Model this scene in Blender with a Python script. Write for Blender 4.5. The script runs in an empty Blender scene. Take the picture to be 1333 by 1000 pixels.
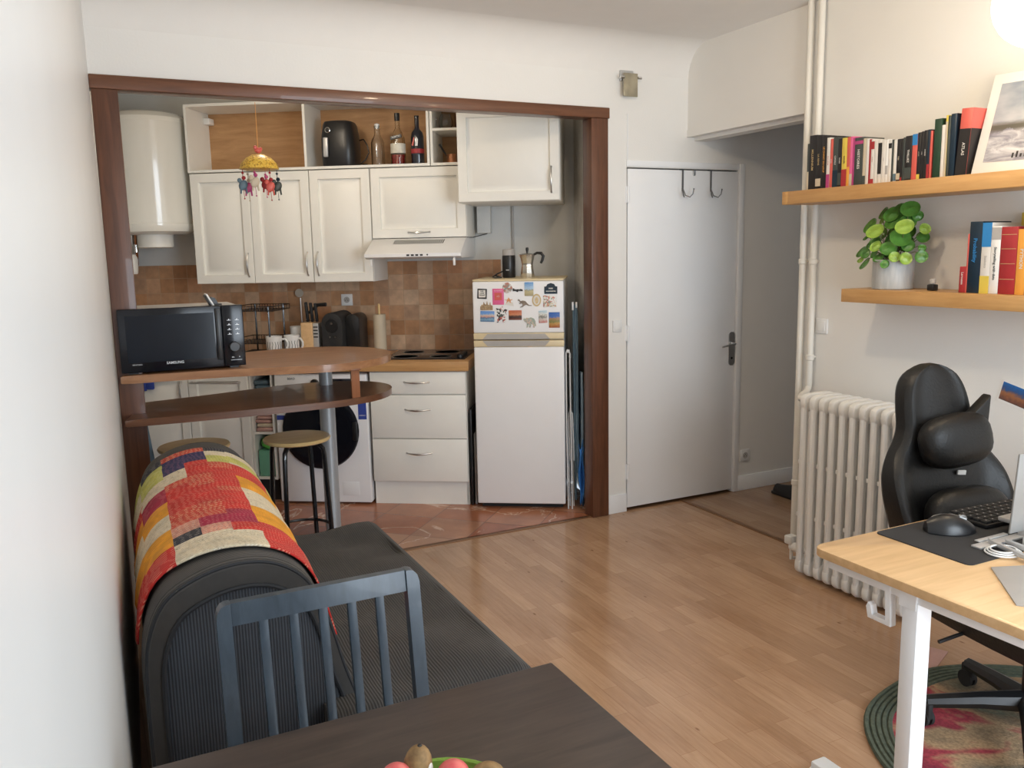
import bpy, bmesh, math, random
from mathutils import Vector, Matrix
PI = math.pi
random.seed(7)
sc = bpy.context.scene
COL = sc.collection

# ------------------------------------------------------------------ frames
# A: opening wall (x along wall to the right, y into the kitchen)
# K: kitchen run (x right, y to the back wall)   R: right wall (x towards the window, y into the wall)
FR = {'A': ((0.552, 4.952), math.radians(26.2)),
      'K': ((-0.898, 5.286), math.radians(-6.5)),
      'R': ((1.518, 4.314), math.radians(-63.8)),
      'W': ((0.0, 0.0), 0.0)}

def W(fr, x, y, z=0.0):
    (ox, oy), a = FR[fr]
    return Vector((ox + x*math.cos(a) - y*math.sin(a), oy + x*math.sin(a) + y*math.cos(a), z))

def to(fr, p):
    (ox, oy), a = FR[fr]
    dx, dy = p[0]-ox, p[1]-oy
    return (dx*math.cos(a)+dy*math.sin(a), -dx*math.sin(a)+dy*math.cos(a))

# ------------------------------------------------------------------ materials
def new_mat(name):
    m = bpy.data.materials.new(name); m.use_nodes = True
    nt = m.node_tree
    b = nt.nodes['Principled BSDF']
    return m, nt, b

def C4(c): return (c[0], c[1], c[2], 1.0)
def srgb(r, g, b):
    f = lambda v: ((v/255.0+0.055)/1.055)**2.4 if v > 10 else v/255.0/12.92
    return (f(r), f(g), f(b))

def coords(nt, scale=(1, 1, 1), rot=(0, 0, 0), kind='Object'):
    tc = nt.nodes.new('ShaderNodeTexCoord'); mp = nt.nodes.new('ShaderNodeMapping')
    mp.inputs['Scale'].default_value = scale; mp.inputs['Rotation'].default_value = rot
    nt.links.new(tc.outputs[kind], mp.inputs['Vector'])
    return mp.outputs['Vector']

def ramp(nt, fac, stops, interp='LINEAR'):
    r = nt.nodes.new('ShaderNodeValToRGB'); r.color_ramp.interpolation = interp
    e = r.color_ramp.elements
    e[0].position = stops[0][0]; e[0].color = C4(stops[0][1])
    e[1].position = stops[-1][0]; e[1].color = C4(stops[-1][1])
    for p, c in stops[1:-1]:
        n = e.new(p); n.color = C4(c)
    nt.links.new(fac, r.inputs['Fac'])
    return r.outputs['Color']

def noise(nt, vec, scale=5, detail=3, rough=.5, dist=0):
    n = nt.nodes.new('ShaderNodeTexNoise')
    n.inputs['Scale'].default_value = scale; n.inputs['Detail'].default_value = detail
    n.inputs['Roughness'].default_value = rough; n.inputs['Distortion'].default_value = dist
    if vec: nt.links.new(vec, n.inputs['Vector'])
    return n.outputs['Fac']

def bump(nt, b, h, strength=.2, dist=.01):
    n = nt.nodes.new('ShaderNodeBump'); n.inputs['Strength'].default_value = strength
    n.inputs['Distance'].default_value = dist
    nt.links.new(h, n.inputs['Height']); nt.links.new(n.outputs['Normal'], b.inputs['Normal'])

def mix(nt, fac, a, b, mode='MIX'):
    n = nt.nodes.new('ShaderNodeMix'); n.data_type = 'RGBA'; n.blend_type = mode
    for sock, v in ((n.inputs[0], fac), (n.inputs[6], a), (n.inputs[7], b)):
        if isinstance(v, (int, float)): sock.default_value = v
        elif isinstance(v, tuple): sock.default_value = C4(v)
        else: nt.links.new(v, sock)
    return n.outputs[2]

def math_(nt, op, a, b=None):
    n = nt.nodes.new('ShaderNodeMath'); n.operation = op
    for i, v in enumerate((a, b)):
        if v is None: continue
        if isinstance(v, (int, float)): n.inputs[i].default_value = v
        else: nt.links.new(v, n.inputs[i])
    return n.outputs[0]

def plain(name, c, rough=.5, metal=0, var=.06, nscale=8, bmp=0, bscale=60, coat=0, spec=.5):
    m, nt, b = new_mat(name)
    v = coords(nt)
    f = noise(nt, v, nscale, 3)
    lo = tuple(max(0, x*(1-var)) for x in c); hi = tuple(min(1, x*(1+var)) for x in c)
    nt.links.new(ramp(nt, f, [(.3, lo), (.7, hi)]), b.inputs['Base Color'])
    b.inputs['Roughness'].default_value = rough; b.inputs['Metallic'].default_value = metal
    b.inputs['Coat Weight'].default_value = coat
    b.inputs['Specular IOR Level'].default_value = spec
    if bmp: bump(nt, b, noise(nt, v, bscale, 3), bmp, .004)
    return m

def glass(name, c, rough=.02, alpha_like=1.0):
    m, nt, b = new_mat(name)
    b.inputs['Base Color'].default_value = C4(c); b.inputs['Roughness'].default_value = rough
    b.inputs['Transmission Weight'].default_value = alpha_like; b.inputs['IOR'].default_value = 1.45
    return m

def emit(name, c, s):
    m, nt, b = new_mat(name)
    b.inputs['Base Color'].default_value = C4(c)
    b.inputs['Emission Color'].default_value = C4(c); b.inputs['Emission Strength'].default_value = s
    return m

def wood(name, c1, c2, rough=.4, scale=(1, 12, 12), nscale=3, bmp=.05, coat=0):
    m, nt, b = new_mat(name)
    v = coords(nt, scale)
    f = noise(nt, v, nscale, 5, .6, .6)
    nt.links.new(ramp(nt, f, [(.3, c1), (.7, c2)]), b.inputs['Base Color'])
    b.inputs['Roughness'].default_value = rough; b.inputs['Coat Weight'].default_value = coat
    bump(nt, b, f, bmp, .002)
    return m

def two_noise(name, cols, scale=20, rough=.5, stretch=(1, 1, 1), interp='LINEAR', detail=4):
    m, nt, b = new_mat(name)
    f = noise(nt, coords(nt, stretch), scale, detail, .6)
    n = len(cols)
    nt.links.new(ramp(nt, f, [(.3+.4*i/(n-1), c) for i, c in enumerate(cols)], interp), b.inputs['Base Color'])
    b.inputs['Roughness'].default_value = rough
    return m

def banded(name, stops, axis=2, scale=1.0, off=0.0, rough=.4, jitter=0.0, jscale=20, interp='LINEAR'):
    """colour bands along one object axis (value = coord*scale+off)"""
    m, nt, b = new_mat(name)
    v = coords(nt)
    s = nt.nodes.new('ShaderNodeSeparateXYZ'); nt.links.new(v, s.inputs[0])
    f = math_(nt, 'ADD', math_(nt, 'MULTIPLY', s.outputs[axis], scale), off)
    if jitter:
        f = math_(nt, 'ADD', f, math_(nt, 'MULTIPLY', math_(nt, 'SUBTRACT', noise(nt, v, jscale, 4), .5), jitter))
    nt.links.new(ramp(nt, f, stops, interp), b.inputs['Base Color'])
    b.inputs['Roughness'].default_value = rough
    return m

def laminate(name, tint=1.0):
    m, nt, b = new_mat(name)
    v = coords(nt)
    br = nt.nodes.new('ShaderNodeTexBrick')
    br.offset = .37; br.offset_frequency = 2
    br.inputs['Scale'].default_value = 1.0; br.inputs['Brick Width'].default_value = .46
    br.inputs['Row Height'].default_value = .066; br.inputs['Mortar Size'].default_value = .0008
    br.inputs['Bias'].default_value = 0
    br.inputs['Color1'].default_value = (0, 0, 0, 1); br.inputs['Color2'].default_value = (1, 1, 1, 1)
    br.inputs['Mortar'].default_value = (.4, .4, .4, 1)
    nt.links.new(v, br.inputs['Vector'])
    t = tint
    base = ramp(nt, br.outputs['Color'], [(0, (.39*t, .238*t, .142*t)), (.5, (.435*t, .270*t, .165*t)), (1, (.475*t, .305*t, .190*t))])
    v2 = coords(nt, (1.2, 16, 1))
    grain = noise(nt, v2, 5, 5, .6, .4)
    g = ramp(nt, grain, [(.25, (.86, .82, .78)), (.75, (1.08, 1.07, 1.05))])
    c = mix(nt, 1.0, base, g, 'MULTIPLY')
    kn = nt.nodes.new('ShaderNodeTexVoronoi'); kn.inputs['Scale'].default_value = 5.5
    nt.links.new(coords(nt, (.7, 1.6, 1)), kn.inputs['Vector'])
    k = ramp(nt, kn.outputs['Distance'], [(.02, (.40, .27, .18)), (.06, (1, 1, 1))])
    c = mix(nt, .8, c, k, 'MULTIPLY')
    tone = ramp(nt, noise(nt, coords(nt, (.9, 2.2, 1)), 1.6, 5, .6), [(.3, (.84, .78, .72)), (.5, (1, 1, 1)), (.7, (1.08, 1.09, 1.10))])
    c = mix(nt, 1.0, c, tone, 'MULTIPLY')
    speck = ramp(nt, noise(nt, coords(nt, (14, 40, 1)), 1.0, 3, .7), [(.70, (1, 1, 1)), (.80, (.55, .40, .28))])
    c = mix(nt, .8, c, speck, 'MULTIPLY')
    mort = ramp(nt, br.outputs['Fac'], [(0, (1, 1, 1)), (1, (.8, .74, .68))])
    c = mix(nt, 1.0, c, mort, 'MULTIPLY')
    nt.links.new(c, b.inputs['Base Color'])
    rr = nt.nodes.new('ShaderNodeMapRange'); nt.links.new(noise(nt, v, 3, 3), rr.inputs[0])
    rr.inputs[3].default_value = .12; rr.inputs[4].default_value = .22
    nt.links.new(rr.outputs[0], b.inputs['Roughness'])
    b.inputs['Specular IOR Level'].default_value = .5
    bump(nt, b, noise(nt, coords(nt, (3, 60, 1)), 4, 3), .05, .001)
    return m

def tile_mat(name, size, cols, grout, gw=.03, rot=0, plane='XZ', rough=.4, veins=False, seed=0.0):
    m, nt, b = new_mat(name)
    v = coords(nt, (1/size,)*3, (0, 0, rot))
    s = nt.nodes.new('ShaderNodeSeparateXYZ'); nt.links.new(v, s.inputs[0])
    u_, w_ = s.outputs[0], s.outputs[2 if plane == 'XZ' else 1]
    fu, fw = math_(nt, 'FLOOR', u_), math_(nt, 'FLOOR', w_)
    cb = nt.nodes.new('ShaderNodeCombineXYZ'); nt.links.new(fu, cb.inputs[0]); nt.links.new(fw, cb.inputs[1]); cb.inputs[2].default_value = seed
    wn = nt.nodes.new('ShaderNodeTexWhiteNoise'); nt.links.new(cb.outputs[0], wn.inputs['Vector'])
    n = len(cols)
    c = ramp(nt, wn.outputs['Value'], [(i/(n-1), q) for i, q in enumerate(cols)])
    mott = ramp(nt, noise(nt, coords(nt), 14 if not veins else 5, 4, .6), [(.3, (.78, .78, .78)), (.7, (1.15, 1.13, 1.1))])
    c = mix(nt, 1.0, c, mott, 'MULTIPLY')
    if veins:
        vn = noise(nt, coords(nt), 1.1, 7, .60, 1.2)
        vv = math_(nt, 'ABSOLUTE', math_(nt, 'SUBTRACT', vn, .5))
        vc = ramp(nt, vv, [(0, (1, 1, 1)), (.004, (.6, .6, .6)), (.011, (0, 0, 0))])
        c = mix(nt, vc, c, (.72, .52, .40))
    def edge(x):
        f = math_(nt, 'FRACT', x)
        return math_(nt, 'MINIMUM', f, math_(nt, 'SUBTRACT', 1.0, f))
    e = math_(nt, 'MINIMUM', edge(u_), edge(w_))
    g = ramp(nt, e, [(gw*.5, (0, 0, 0)), (gw, (1, 1, 1))])
    c = mix(nt, g, grout, c)
    nt.links.new(c, b.inputs['Base Color'])
    b.inputs['Roughness'].default_value = rough
    bump(nt, b, g, .3, .002)
    return m

def corduroy(name, c, rib=.007, axis=0):
    m, nt, b = new_mat(name)
    v = coords(nt)
    w = nt.nodes.new('ShaderNodeTexWave'); w.bands_direction = 'XYZ'[axis]
    w.inputs['Scale'].default_value = 1/(rib*3.18) ; w.inputs['Distortion'].default_value = .25
    w.inputs['Detail'].default_value = 2
    nt.links.new(v, w.inputs['Vector'])
    lo = tuple(x*.5 for x in c); hi = tuple(x*1.5 for x in c)
    base = ramp(nt, w.outputs['Fac'], [(0, lo), (1, hi)])
    mot = ramp(nt, noise(nt, v, 6, 4), [(.3, (.85, .85, .85)), (.7, (1.15, 1.1, 1.08))])
    nt.links.new(mix(nt, 1.0, base, mot, 'MULTIPLY'), b.inputs['Base Color'])
    b.inputs['Roughness'].default_value = .9
    b.inputs['Sheen Weight'].default_value = .12
    b.inputs['Sheen Tint'].default_value = (.6, .55, .5, 1)
    bump(nt, b, w.outputs['Fac'], .5, .003)
    return m

def stitched(name, c, thread, motif=None):
    m, nt, b = new_mat(name)
    v = coords(nt)
    sp = nt.nodes.new('ShaderNodeSeparateXYZ'); nt.links.new(v, sp.inputs[0])
    row = math_(nt, 'FRACT', math_(nt, 'MULTIPLY', sp.outputs[1], 1/.0135))
    rowm = math_(nt, 'LESS_THAN', math_(nt, 'ABSOLUTE', math_(nt, 'SUBTRACT', row, .5)), .13)
    dash = math_(nt, 'FRACT', math_(nt, 'ADD', math_(nt, 'MULTIPLY', math_(nt, 'SUBTRACT', sp.outputs[0], sp.outputs[2]), 1/.013), math_(nt, 'MULTIPLY', noise(nt, v, 30, 1), 1.5)))
    st = math_(nt, 'MULTIPLY', rowm, math_(nt, 'LESS_THAN', dash, .5))
    wear = ramp(nt, noise(nt, v, 18, 4), [(.3, (.78, .78, .78)), (.7, (1.15, 1.12, 1.1))])
    c0 = mix(nt, 1.0, c, wear, 'MULTIPLY')
    if motif:
        f = noise(nt, v, 42, 2, .5, 2.5)
        q = math_(nt, 'ABSOLUTE', math_(nt, 'SUBTRACT', f, .5))
        c0 = mix(nt, ramp(nt, q, [(0, (.85, .85, .85)), (.022, (0, 0, 0))]), c0, motif)
    c1 = mix(nt, math_(nt, 'MULTIPLY', st, .75), c0, thread)
    nt.links.new(c1, b.inputs['Base Color'])
    b.inputs['Roughness'].default_value = .9
    pk = math_(nt, 'SUBTRACT', math_(nt, 'ABSOLUTE', math_(nt, 'SUBTRACT', row, .5)), math_(nt, 'MULTIPLY', st, .25))
    bump(nt, b, pk, .7, .004)
    return m

def mosaic(name, cols, scale=60, rough=.35):
    m, nt, b = new_mat(name)
    vor = nt.nodes.new('ShaderNodeTexVoronoi'); vor.inputs['Scale'].default_value = scale
    nt.links.new(coords(nt), vor.inputs['Vector'])
    s = nt.nodes.new('ShaderNodeSeparateColor'); nt.links.new(vor.outputs['Color'], s.inputs[0])
    n = len(cols)
    nt.links.new(ramp(nt, s.outputs[0], [(i/n, c) for i, c in enumerate(cols)]+[(1, cols[-1])], 'CONSTANT'), b.inputs['Base Color'])
    b.inputs['Roughness'].default_value = rough
    return m

M = {}
M['wall'] = plain('wall_paint', (.80, .785, .75), .62, var=.015, nscale=3, bmp=.12, bscale=90)
M['wall_left'] = plain('satin_wall_paint', (.725, .725, .715), .38, var=.015, nscale=3, bmp=.05, bscale=60)
M['ceil'] = plain('ceiling_paint', (.80, .78, .745), .8, var=.01, bmp=.05)
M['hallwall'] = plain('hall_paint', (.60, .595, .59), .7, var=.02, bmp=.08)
M['gloss'] = plain('gloss_white_paint', (.84, .85, .86), .33, var=.015, nscale=3, bmp=.03, bscale=15)
M['trimwhite'] = plain('white_trim_paint', (.80, .80, .78), .4, var=.01)
M['brownwood'] = wood('varnished_red_wood', (.075, .027, .013), (.145, .055, .026), .42, (12, 12, 1), 3, .04, .2)
M['brownwood_h'] = wood('varnished_red_wood_beam', (.105, .040, .018), (.185, .072, .033), .42, (1, 12, 12), 3, .04, .2)
M['bar'] = wood('bar_wood', (.25, .115, .052), (.40, .205, .10), .32, (1.2, 10, 10), 3, .03, .25)
M['barlow'] = wood('bar_wood_dark', (.085, .034, .017), (.16, .068, .034), .30, (1.2, 10, 10), 3, .03, .3)
M['baredge'] = wood('bar_bracket_wood', (.20, .075, .035), (.32, .13, .06), .35, (10, 10, 1), 3, .02, .2)
M['oak'] = wood('oak_shelf', (.50, .27, .095), (.62, .36, .145), .42, (1.3, 14, 14), 3, .02)
M['birch'] = wood('birch_desktop', (.62, .40, .20), (.74, .50, .27), .33, (14, 1.2, 14), 2.5, .01, .1)
M['ply'] = wood('plywood_back', (.38, .20, .085), (.52, .30, .14), .6, (2, 2, 14), 2, .02)
M['counter'] = wood('oak_worktop', (.42, .22, .085), (.58, .33, .14), .35, (1, 14, 14), 3, .02, .2)
M['stoolwood'] = wood('stool_seat_wood', (.66, .45, .19), (.76, .56, .27), .35, (1.5, 12, 12), 2, .02, .1)
M['darktable'] = wood('black_brown_table', (.030, .020, .016), (.062, .042, .033), .40, (1.5, 14, 14), 4, .03)
M['cab'] = plain('cream_cabinet', (.85, .835, .78), .42, var=.012)
M['cabin'] = plain('cabinet_inner_white', (.80, .78, .72), .5, var=.012)
M['appl'] = plain('white_appliance', (.85, .85, .86), .28, var=.008)
M['cream'] = plain('cream_plastic', (.72, .60, .38), .45, var=.03)
M['greyplast'] = plain('grey_plastic', (.42, .40, .38), .45)
M['steel'] = plain('brushed_steel', (.60, .60, .60), .28, 1.0, .05)
M['greysteel'] = plain('grey_column_steel', (.40, .42, .44), .40, .35, .05)
M['chrome'] = plain('chrome', (.75, .75, .74), .12, 1.0, .02)
M['alu'] = plain('aluminium', (.55, .55, .55), .40, .45, .03)
M['black'] = plain('black_plastic', (.012, .012, .013), .35, var=.1)
M['blackgloss'] = plain('black_gloss', (.006, .007, .011), .16, var=.05, coat=.0, spec=.35)
M['darkglass'] = plain('dark_glass', (.008, .012, .020), .14, var=.1, coat=0, spec=.30)
M['blackmetal'] = plain('black_metal_tube', (.010, .010, .012), .22, .2, .05, coat=.4)
M['matteblack'] = plain('matte_black', (.020, .020, .021), .75, var=.12)
M['mat'] = plain('desk_pad', (.022, .022, .024), .8, var=.08, bmp=.1, bscale=300)
M['leather'] = plain('black_leatherette', (.009, .009, .009), .42, var=.15, bmp=.25, bscale=120, coat=0, spec=.4)
M['bluegrey'] = wood('blue_black_stain', (.030, .043, .058), (.050, .070, .092), .33, (8, 8, 2), 4, .03, .1)
M['cord'] = corduroy('dark_grey_corduroy', (.036, .034, .033), .0085, 0)
M['cordback'] = corduroy('dark_grey_corduroy_back', (.046, .044, .042), .0085, 1)
M['cordend'] = corduroy('dark_corduroy_end', (.034, .040, .050), .0075, 0)
M['piping'] = plain('dark_piping', (.018, .020, .024), .8)
M['white'] = plain('white_plastic', (.80, .80, .79), .35, var=.01)
M['deskwhite'] = plain('white_powder_coat', (.86, .88, .90), .35, var=.01)
M['paper'] = plain('paper_white', (.82, .81, .78), .7, var=.02)
M['radiator'] = plain('radiator_enamel', (.76, .75, .72), .35, var=.03, bmp=.1, bscale=25)
M['pipe'] = plain('painted_pipe', (.74, .71, .64), .4, var=.02)
M['tankwhite'] = plain('tank_enamel', (.80, .785, .72), .16, var=.01, coat=.3)
M['green'] = two_noise('pilea_leaf', [(.045, .14, .022), (.09, .24, .04)], 30, .35)
M['lime'] = two_noise('pilea_young_leaf', [(.17, .29, .035), (.28, .42, .07)], 30, .35)
M['stem'] = plain('pilea_stem', (.14, .13, .05), .6)
M['soil'] = plain('soil', (.04, .03, .02), .9, bmp=.5, bscale=100)
M['pot'] = two_noise('zinc_pot', [(.33, .34, .34), (.46, .47, .46)], 8, .42, (6, 6, 1)); 
M['copper'] = plain('copper', (.42, .18, .09), .25, 1.0)
M['clear'] = glass('clear_glass', (.96, .97, .97))
M['amberglass'] = glass('pale_glass', (.93, .90, .82))
M['redliq'] = plain('red_liquid_glass', (.34, .02, .02), .1, coat=.5)
M['winebottle'] = plain('dark_bottle_glass', (.010, .012, .022), .08, coat=.5)
M['label'] = two_noise('pale_bottle_label', [(.62, .58, .48), (.78, .75, .66)], 30, .6)
M['red'] = plain('red_cover', (.36, .025, .030), .45)
M['coral'] = plain('coral_cover', (.62, .11, .085), .4)
M['orange'] = plain('orange_cover', (.80, .36, .06), .45)
M['yellow'] = plain('yellow_cover', (.68, .52, .08), .45)
M['blue'] = plain('blue_cover', (.03, .22, .52), .4)
M['navy'] = plain('navy_cover', (.007, .023, .042), .35)
M['dkgreen'] = plain('dark_green_cover', (.012, .045, .022), .5)
M['beige'] = plain('beige_cover', (.55, .47, .35), .6)
M['bookwhite'] = plain('white_cover', (.72, .69, .64), .5)
M['bookblack'] = plain('black_cover', (.016, .014, .014), .4)
M['bookgrey'] = plain('dark_grey_cover', (.05, .06, .055), .45)
M['pages'] = plain('book_pages', (.66, .60, .48), .8)
M['pink'] = plain('pink_print', (.72, .13, .30), .45)
M['magenta'] = plain('magenta_cover', (.42, .05, .18), .45)
M['gold'] = plain('gilt', (.60, .45, .22), .4, .3)
M['tealgrey'] = plain('smoky_blue_plastic', (.10, .16, .20), .5)
M['boardblue'] = two_noise('ironing_cover_blue', [(.20, .31, .42), (.30, .43, .54)], 6, .8)
M['bluecloth'] = plain('bright_blue_cloth', (.04, .20, .55), .8)
M['royal'] = plain('royal_blue_cloth', (.03, .06, .32), .8)
M['greencloth'] = plain('green_cloth', (.10, .42, .06), .8, bmp=.3, bscale=60)
M['pinkcloth'] = plain('pink_beige_cloth', (.50, .30, .26), .9, bmp=.4, bscale=90)
M['jade'] = plain('pale_green_plastic', (.16, .42, .28), .4)
M['kiwi'] = two_noise('kiwi_skin', [(.15, .085, .035), (.33, .20, .08)], 50, .75)
M['pinkfruit'] = two_noise('pink_red_peel', [(.55, .06, .08), (.72, .20, .16)], 25, .4)
M['limeplastic'] = plain('lime_green_wicker', (.16, .28, .035), .75, bmp=.4, bscale=120)
M['brass'] = plain('dull_brass', (.30, .16, .08), .4, .6)
M['smokeglass'] = plain('bronze_glass', (.36, .32, .23), .15, .2, var=.25, nscale=12)
M['patina'] = two_noise('peeling_wall', [(.60, .56, .50), (.76, .73, .68)], 12, .8)
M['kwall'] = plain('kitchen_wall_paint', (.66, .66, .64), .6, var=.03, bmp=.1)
M['tiles'] = tile_mat('terracotta_splash_tiles', .1035, [(.40, .20, .095), (.52, .29, .155), (.46, .285, .18), (.62, .44, .30), (.48, .22, .10)], (.45, .31, .20), .024, seed=3.0)
M['floortiles'] = tile_mat('marble_floor_tiles', .33, [(.36, .13, .065), (.48, .22, .12), (.30, .10, .055), (.46, .25, .15)], (.22, .11, .07), .012, PI/4, 'XY', .22, True)
M['laminate'] = laminate('laminate_floor')
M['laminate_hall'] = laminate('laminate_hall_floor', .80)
M['screenblue'] = plain('dark_display', (.01, .012, .02), .1, coat=.5)

# ------------------------------------------------------------------ mesh builder
class MB:
    def __init__(s, origin=(0, 0, 0)):
        s.bm = bmesh.new(); s.mats = []; s.cur = 0; s.o = Vector(origin)
    def mat(s, m):
        m = M[m] if isinstance(m, str) else m
        if m not in s.mats: s.mats.append(m)
        s.cur = s.mats.index(m); return s
    def _v(s, p): return s.bm.verts.new(Vector(p)-s.o)
    def _f(s, vs, smooth=False):
        try: f = s.bm.faces.new(vs)
        except ValueError: return None
        f.material_index = s.cur; f.smooth = smooth; return f
    def box(s, x0, x1, y0, y1, z0, z1, bev=0, seg=2, rot=None, piv=None):
        vs = [s._v((x, y, z)) for x in (x0, x1) for y in (y0, y1) for z in (z0, z1)]
        fs = [s._f([vs[i] for i in q]) for q in ((0, 1, 3, 2), (4, 6, 7, 5), (0, 4, 5, 1), (2, 3, 7, 6), (0, 2, 6, 4), (1, 5, 7, 3))]
        allv = vs
        if bev > 0:
            es = list({e for f in fs for e in f.edges})
            r = bmesh.ops.bevel(s.bm, geom=es, offset=bev, segments=seg, affect='EDGES', profile=.5)
            for f in r['faces']: f.material_index = s.cur; f.smooth = True
            allv = list({v for f in r['faces'] for v in f.verts} | {v for v in vs if v.is_valid})
        if rot is not None:
            pv = Vector(piv if piv is not None else ((x0+x1)/2, (y0+y1)/2, (z0+z1)/2))-s.o
            for v in allv: v.co = pv + rot @ (v.co-pv)
        return s
    def quad(s, pts, smooth=False):
        s._f([s._v(p) for p in pts], smooth); return s
    def prism(s, pts, d, bev=0, smooth=False):
        """pts: 3-D outline, d: extrusion vector"""
        d = Vector(d); a = [s._v(p) for p in pts]; b = [s._v(Vector(p)+d) for p in pts]
        n = len(pts); fs = [s._f(a), s._f(b[::-1])]
        for i in range(n): fs.append(s._f([a[i], b[i], b[(i+1) % n], a[(i+1) % n]], smooth))
        if bev > 0:
            es = list({e for f in fs[:2] if f for e in f.edges})
            r = bmesh.ops.bevel(s.bm, geom=es, offset=bev, segments=2, affect='EDGES', profile=.5)
            for f in r['faces']: f.material_index = s.cur; f.smooth = True
        return s
    def loft(s, rings, closed=True, cap=True, smooth=True):
        R_ = [[s._v(p) for p in r] for r in rings]
        n = len(R_[0])
        for a, b in zip(R_, R_[1:]):
            for i in range(n if closed else n-1):
                s._f([a[i], a[(i+1) % n], b[(i+1) % n], b[i]], smooth)
        if cap and closed:
            s._f(R_[0][::-1], False); s._f(R_[-1], False)
        return s
    def grid(s, P, smooth=True, matfn=None):
        V = [[s._v(p) for p in r] for r in P]
        for i in range(len(V)-1):
            for j in range(len(V[0])-1):
                if matfn: s.mat(matfn(i, j))
                s._f([V[i][j], V[i+1][j], V[i+1][j+1], V[i][j+1]], smooth)
        return s
    def tube(s, pts, r, seg=8, cap=True, closed=False):
        pts = [Vector(p) for p in pts]; n = len(pts); rings = []
        up = Vector((0, 0, 1)); prev = None
        for i, p in enumerate(pts):
            if closed: t = pts[(i+1) % n]-pts[i-1]
            else: t = pts[min(i+1, n-1)]-pts[max(i-1, 0)]
            t.normalize()
            if prev is None:
                a = t.cross(up)
                if a.length < 1e-3: a = t.cross(Vector((1, 0, 0)))
            else:
                a = prev - t*prev.dot(t)
                if a.length < 1e-4: a = t.cross(up)
            a.normalize(); prev = a; b = t.cross(a)
            rr = r[i] if isinstance(r, (list, tuple)) else r
            rings.append([p + a*math.cos(2*PI*k/seg)*rr + b*math.sin(2*PI*k/seg)*rr for k in range(seg)])
        if closed: rings.append(rings[0]); cap = False
        return s.loft(rings, True, cap)
    def lathe(s, prof, c=(0, 0, 0), seg=24, axis='z', sx=1, sy=1):
        c = Vector(c); rings = []
        for r, h in prof:
            ring = []
            for k in range(seg):
                a = 2*PI*k/seg; u, v = math.cos(a)*max(r, 1e-4)*sx, math.sin(a)*max(r, 1e-4)*sy
                ring.append(c+Vector({'z': (u, v, h), 'y': (u, h, v), 'x': (h, u, v)}[axis]))
            rings.append(ring)
        return s.loft(rings)
    def cyl(s, c, r, h, seg=20, axis='z', bev=0):
        if bev: pr_ = [(r-bev, 0), (r, bev), (r, h-bev), (r-bev, h)]
        else: pr_ = [(r, 0), (r, h)]
        return s.lathe(pr_, c, seg, axis)
    def ball(s, c, rx, ry=None, rz=None, seg=16, rot=None, p=1.0):
        ry = rx if ry is None else ry; rz = rx if rz is None else rz
        rings = []; n = seg//2+1; c = Vector(c)
        sg = lambda v: math.copysign(abs(v)**p, v)
        for i in range(n):
            th = PI*i/(n-1)
            ring = []
            for k in range(seg):
                a = 2*PI*k/seg
                q = Vector((sg(math.sin(th)+1e-4)*sg(math.cos(a))*rx, sg(math.sin(th)+1e-4)*sg(math.sin(a))*ry, sg(math.cos(th))*rz))
                ring.append(c+(rot @ q if rot else q))
            rings.append(ring)
        return s.loft(rings)
    def text(s, txt, size, place, depth=.0006, align='CENTER', bold=0.0, sx=1.0):
        """place: function (x, y, d) -> point"""
        cu = bpy.data.curves.new('t', 'FONT'); cu.body = txt; cu.size = size; cu.align_x = align; cu.align_y = 'CENTER'
        cu.resolution_u = 2; cu.offset = bold
        ob = bpy.data.objects.new('t', cu); COL.objects.link(ob)
        bpy.context.view_layer.update()
        me = bpy.data.meshes.new_from_object(ob.evaluated_get(bpy.context.evaluated_depsgraph_get()))
        vs = [s._v(place(v.co.x*sx, v.co.y, depth)) for v in me.vertices]
        for p_ in me.polygons: s._f([vs[i] for i in p_.vertices])
        bpy.data.objects.remove(ob); bpy.data.meshes.remove(me); bpy.data.curves.remove(cu)
        return s
    def build(s, name, parent=None, fr=None, sharp=35):
        bmesh.ops.remove_doubles(s.bm, verts=s.bm.verts, dist=1e-5)
        bmesh.ops.recalc_face_normals(s.bm, faces=s.bm.faces)
        me = bpy.data.meshes.new(name); s.bm.to_mesh(me); s.bm.free()
        for m in s.mats: me.materials.append(m)
        try: me.set_sharp_from_angle(angle=math.radians(sharp))
        except Exception: pass
        o = bpy.data.objects.new(name, me); COL.objects.link(o)
        if parent: o.parent = parent
        elif fr:
            o.location = W(fr, *s.o); o.rotation_euler = (0, 0, FR[fr][1])
        return o

def tag(o, label, cat, group=None, kind=None):
    if label: o['label'] = label
    if cat: o['category'] = cat
    if group: o['group'] = group
    if kind: o['kind'] = kind
    return o

def thing(name, label, cat, fr, org, group=None, rz=0.0):
    o = bpy.data.objects.new(name, None); COL.objects.link(o)
    o.empty_display_size = .05
    o.location = W(fr, *org); o.rotation_euler = (0, 0, FR[fr][1]+rz)
    return tag(o, label, cat, group)

def struct(mb, name, fr):
    o = mb.build(name, None, fr); o['kind'] = 'structure'; return o

def part(mb, name, parent, label=None):
    o = mb.build(name, parent)
    if label: o['label'] = label
    return o

def copy_tree(o, parent=None):
    c = o.copy(); COL.objects.link(c); c.parent = parent
    for ch in list(o.children): copy_tree(ch, c)
    return c
ZR = Matrix.Rotation

# ================================================================== ROOM SHELL
CE = 2.76
# A frame coordinates of key corners
KBL = to('A', W('K', -1.98, .57))          # kitchen back-left corner
KBR = to('A', W('K', 1.275, .57))
def rA(x, y): return to('A', W('R', x, y))

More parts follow.
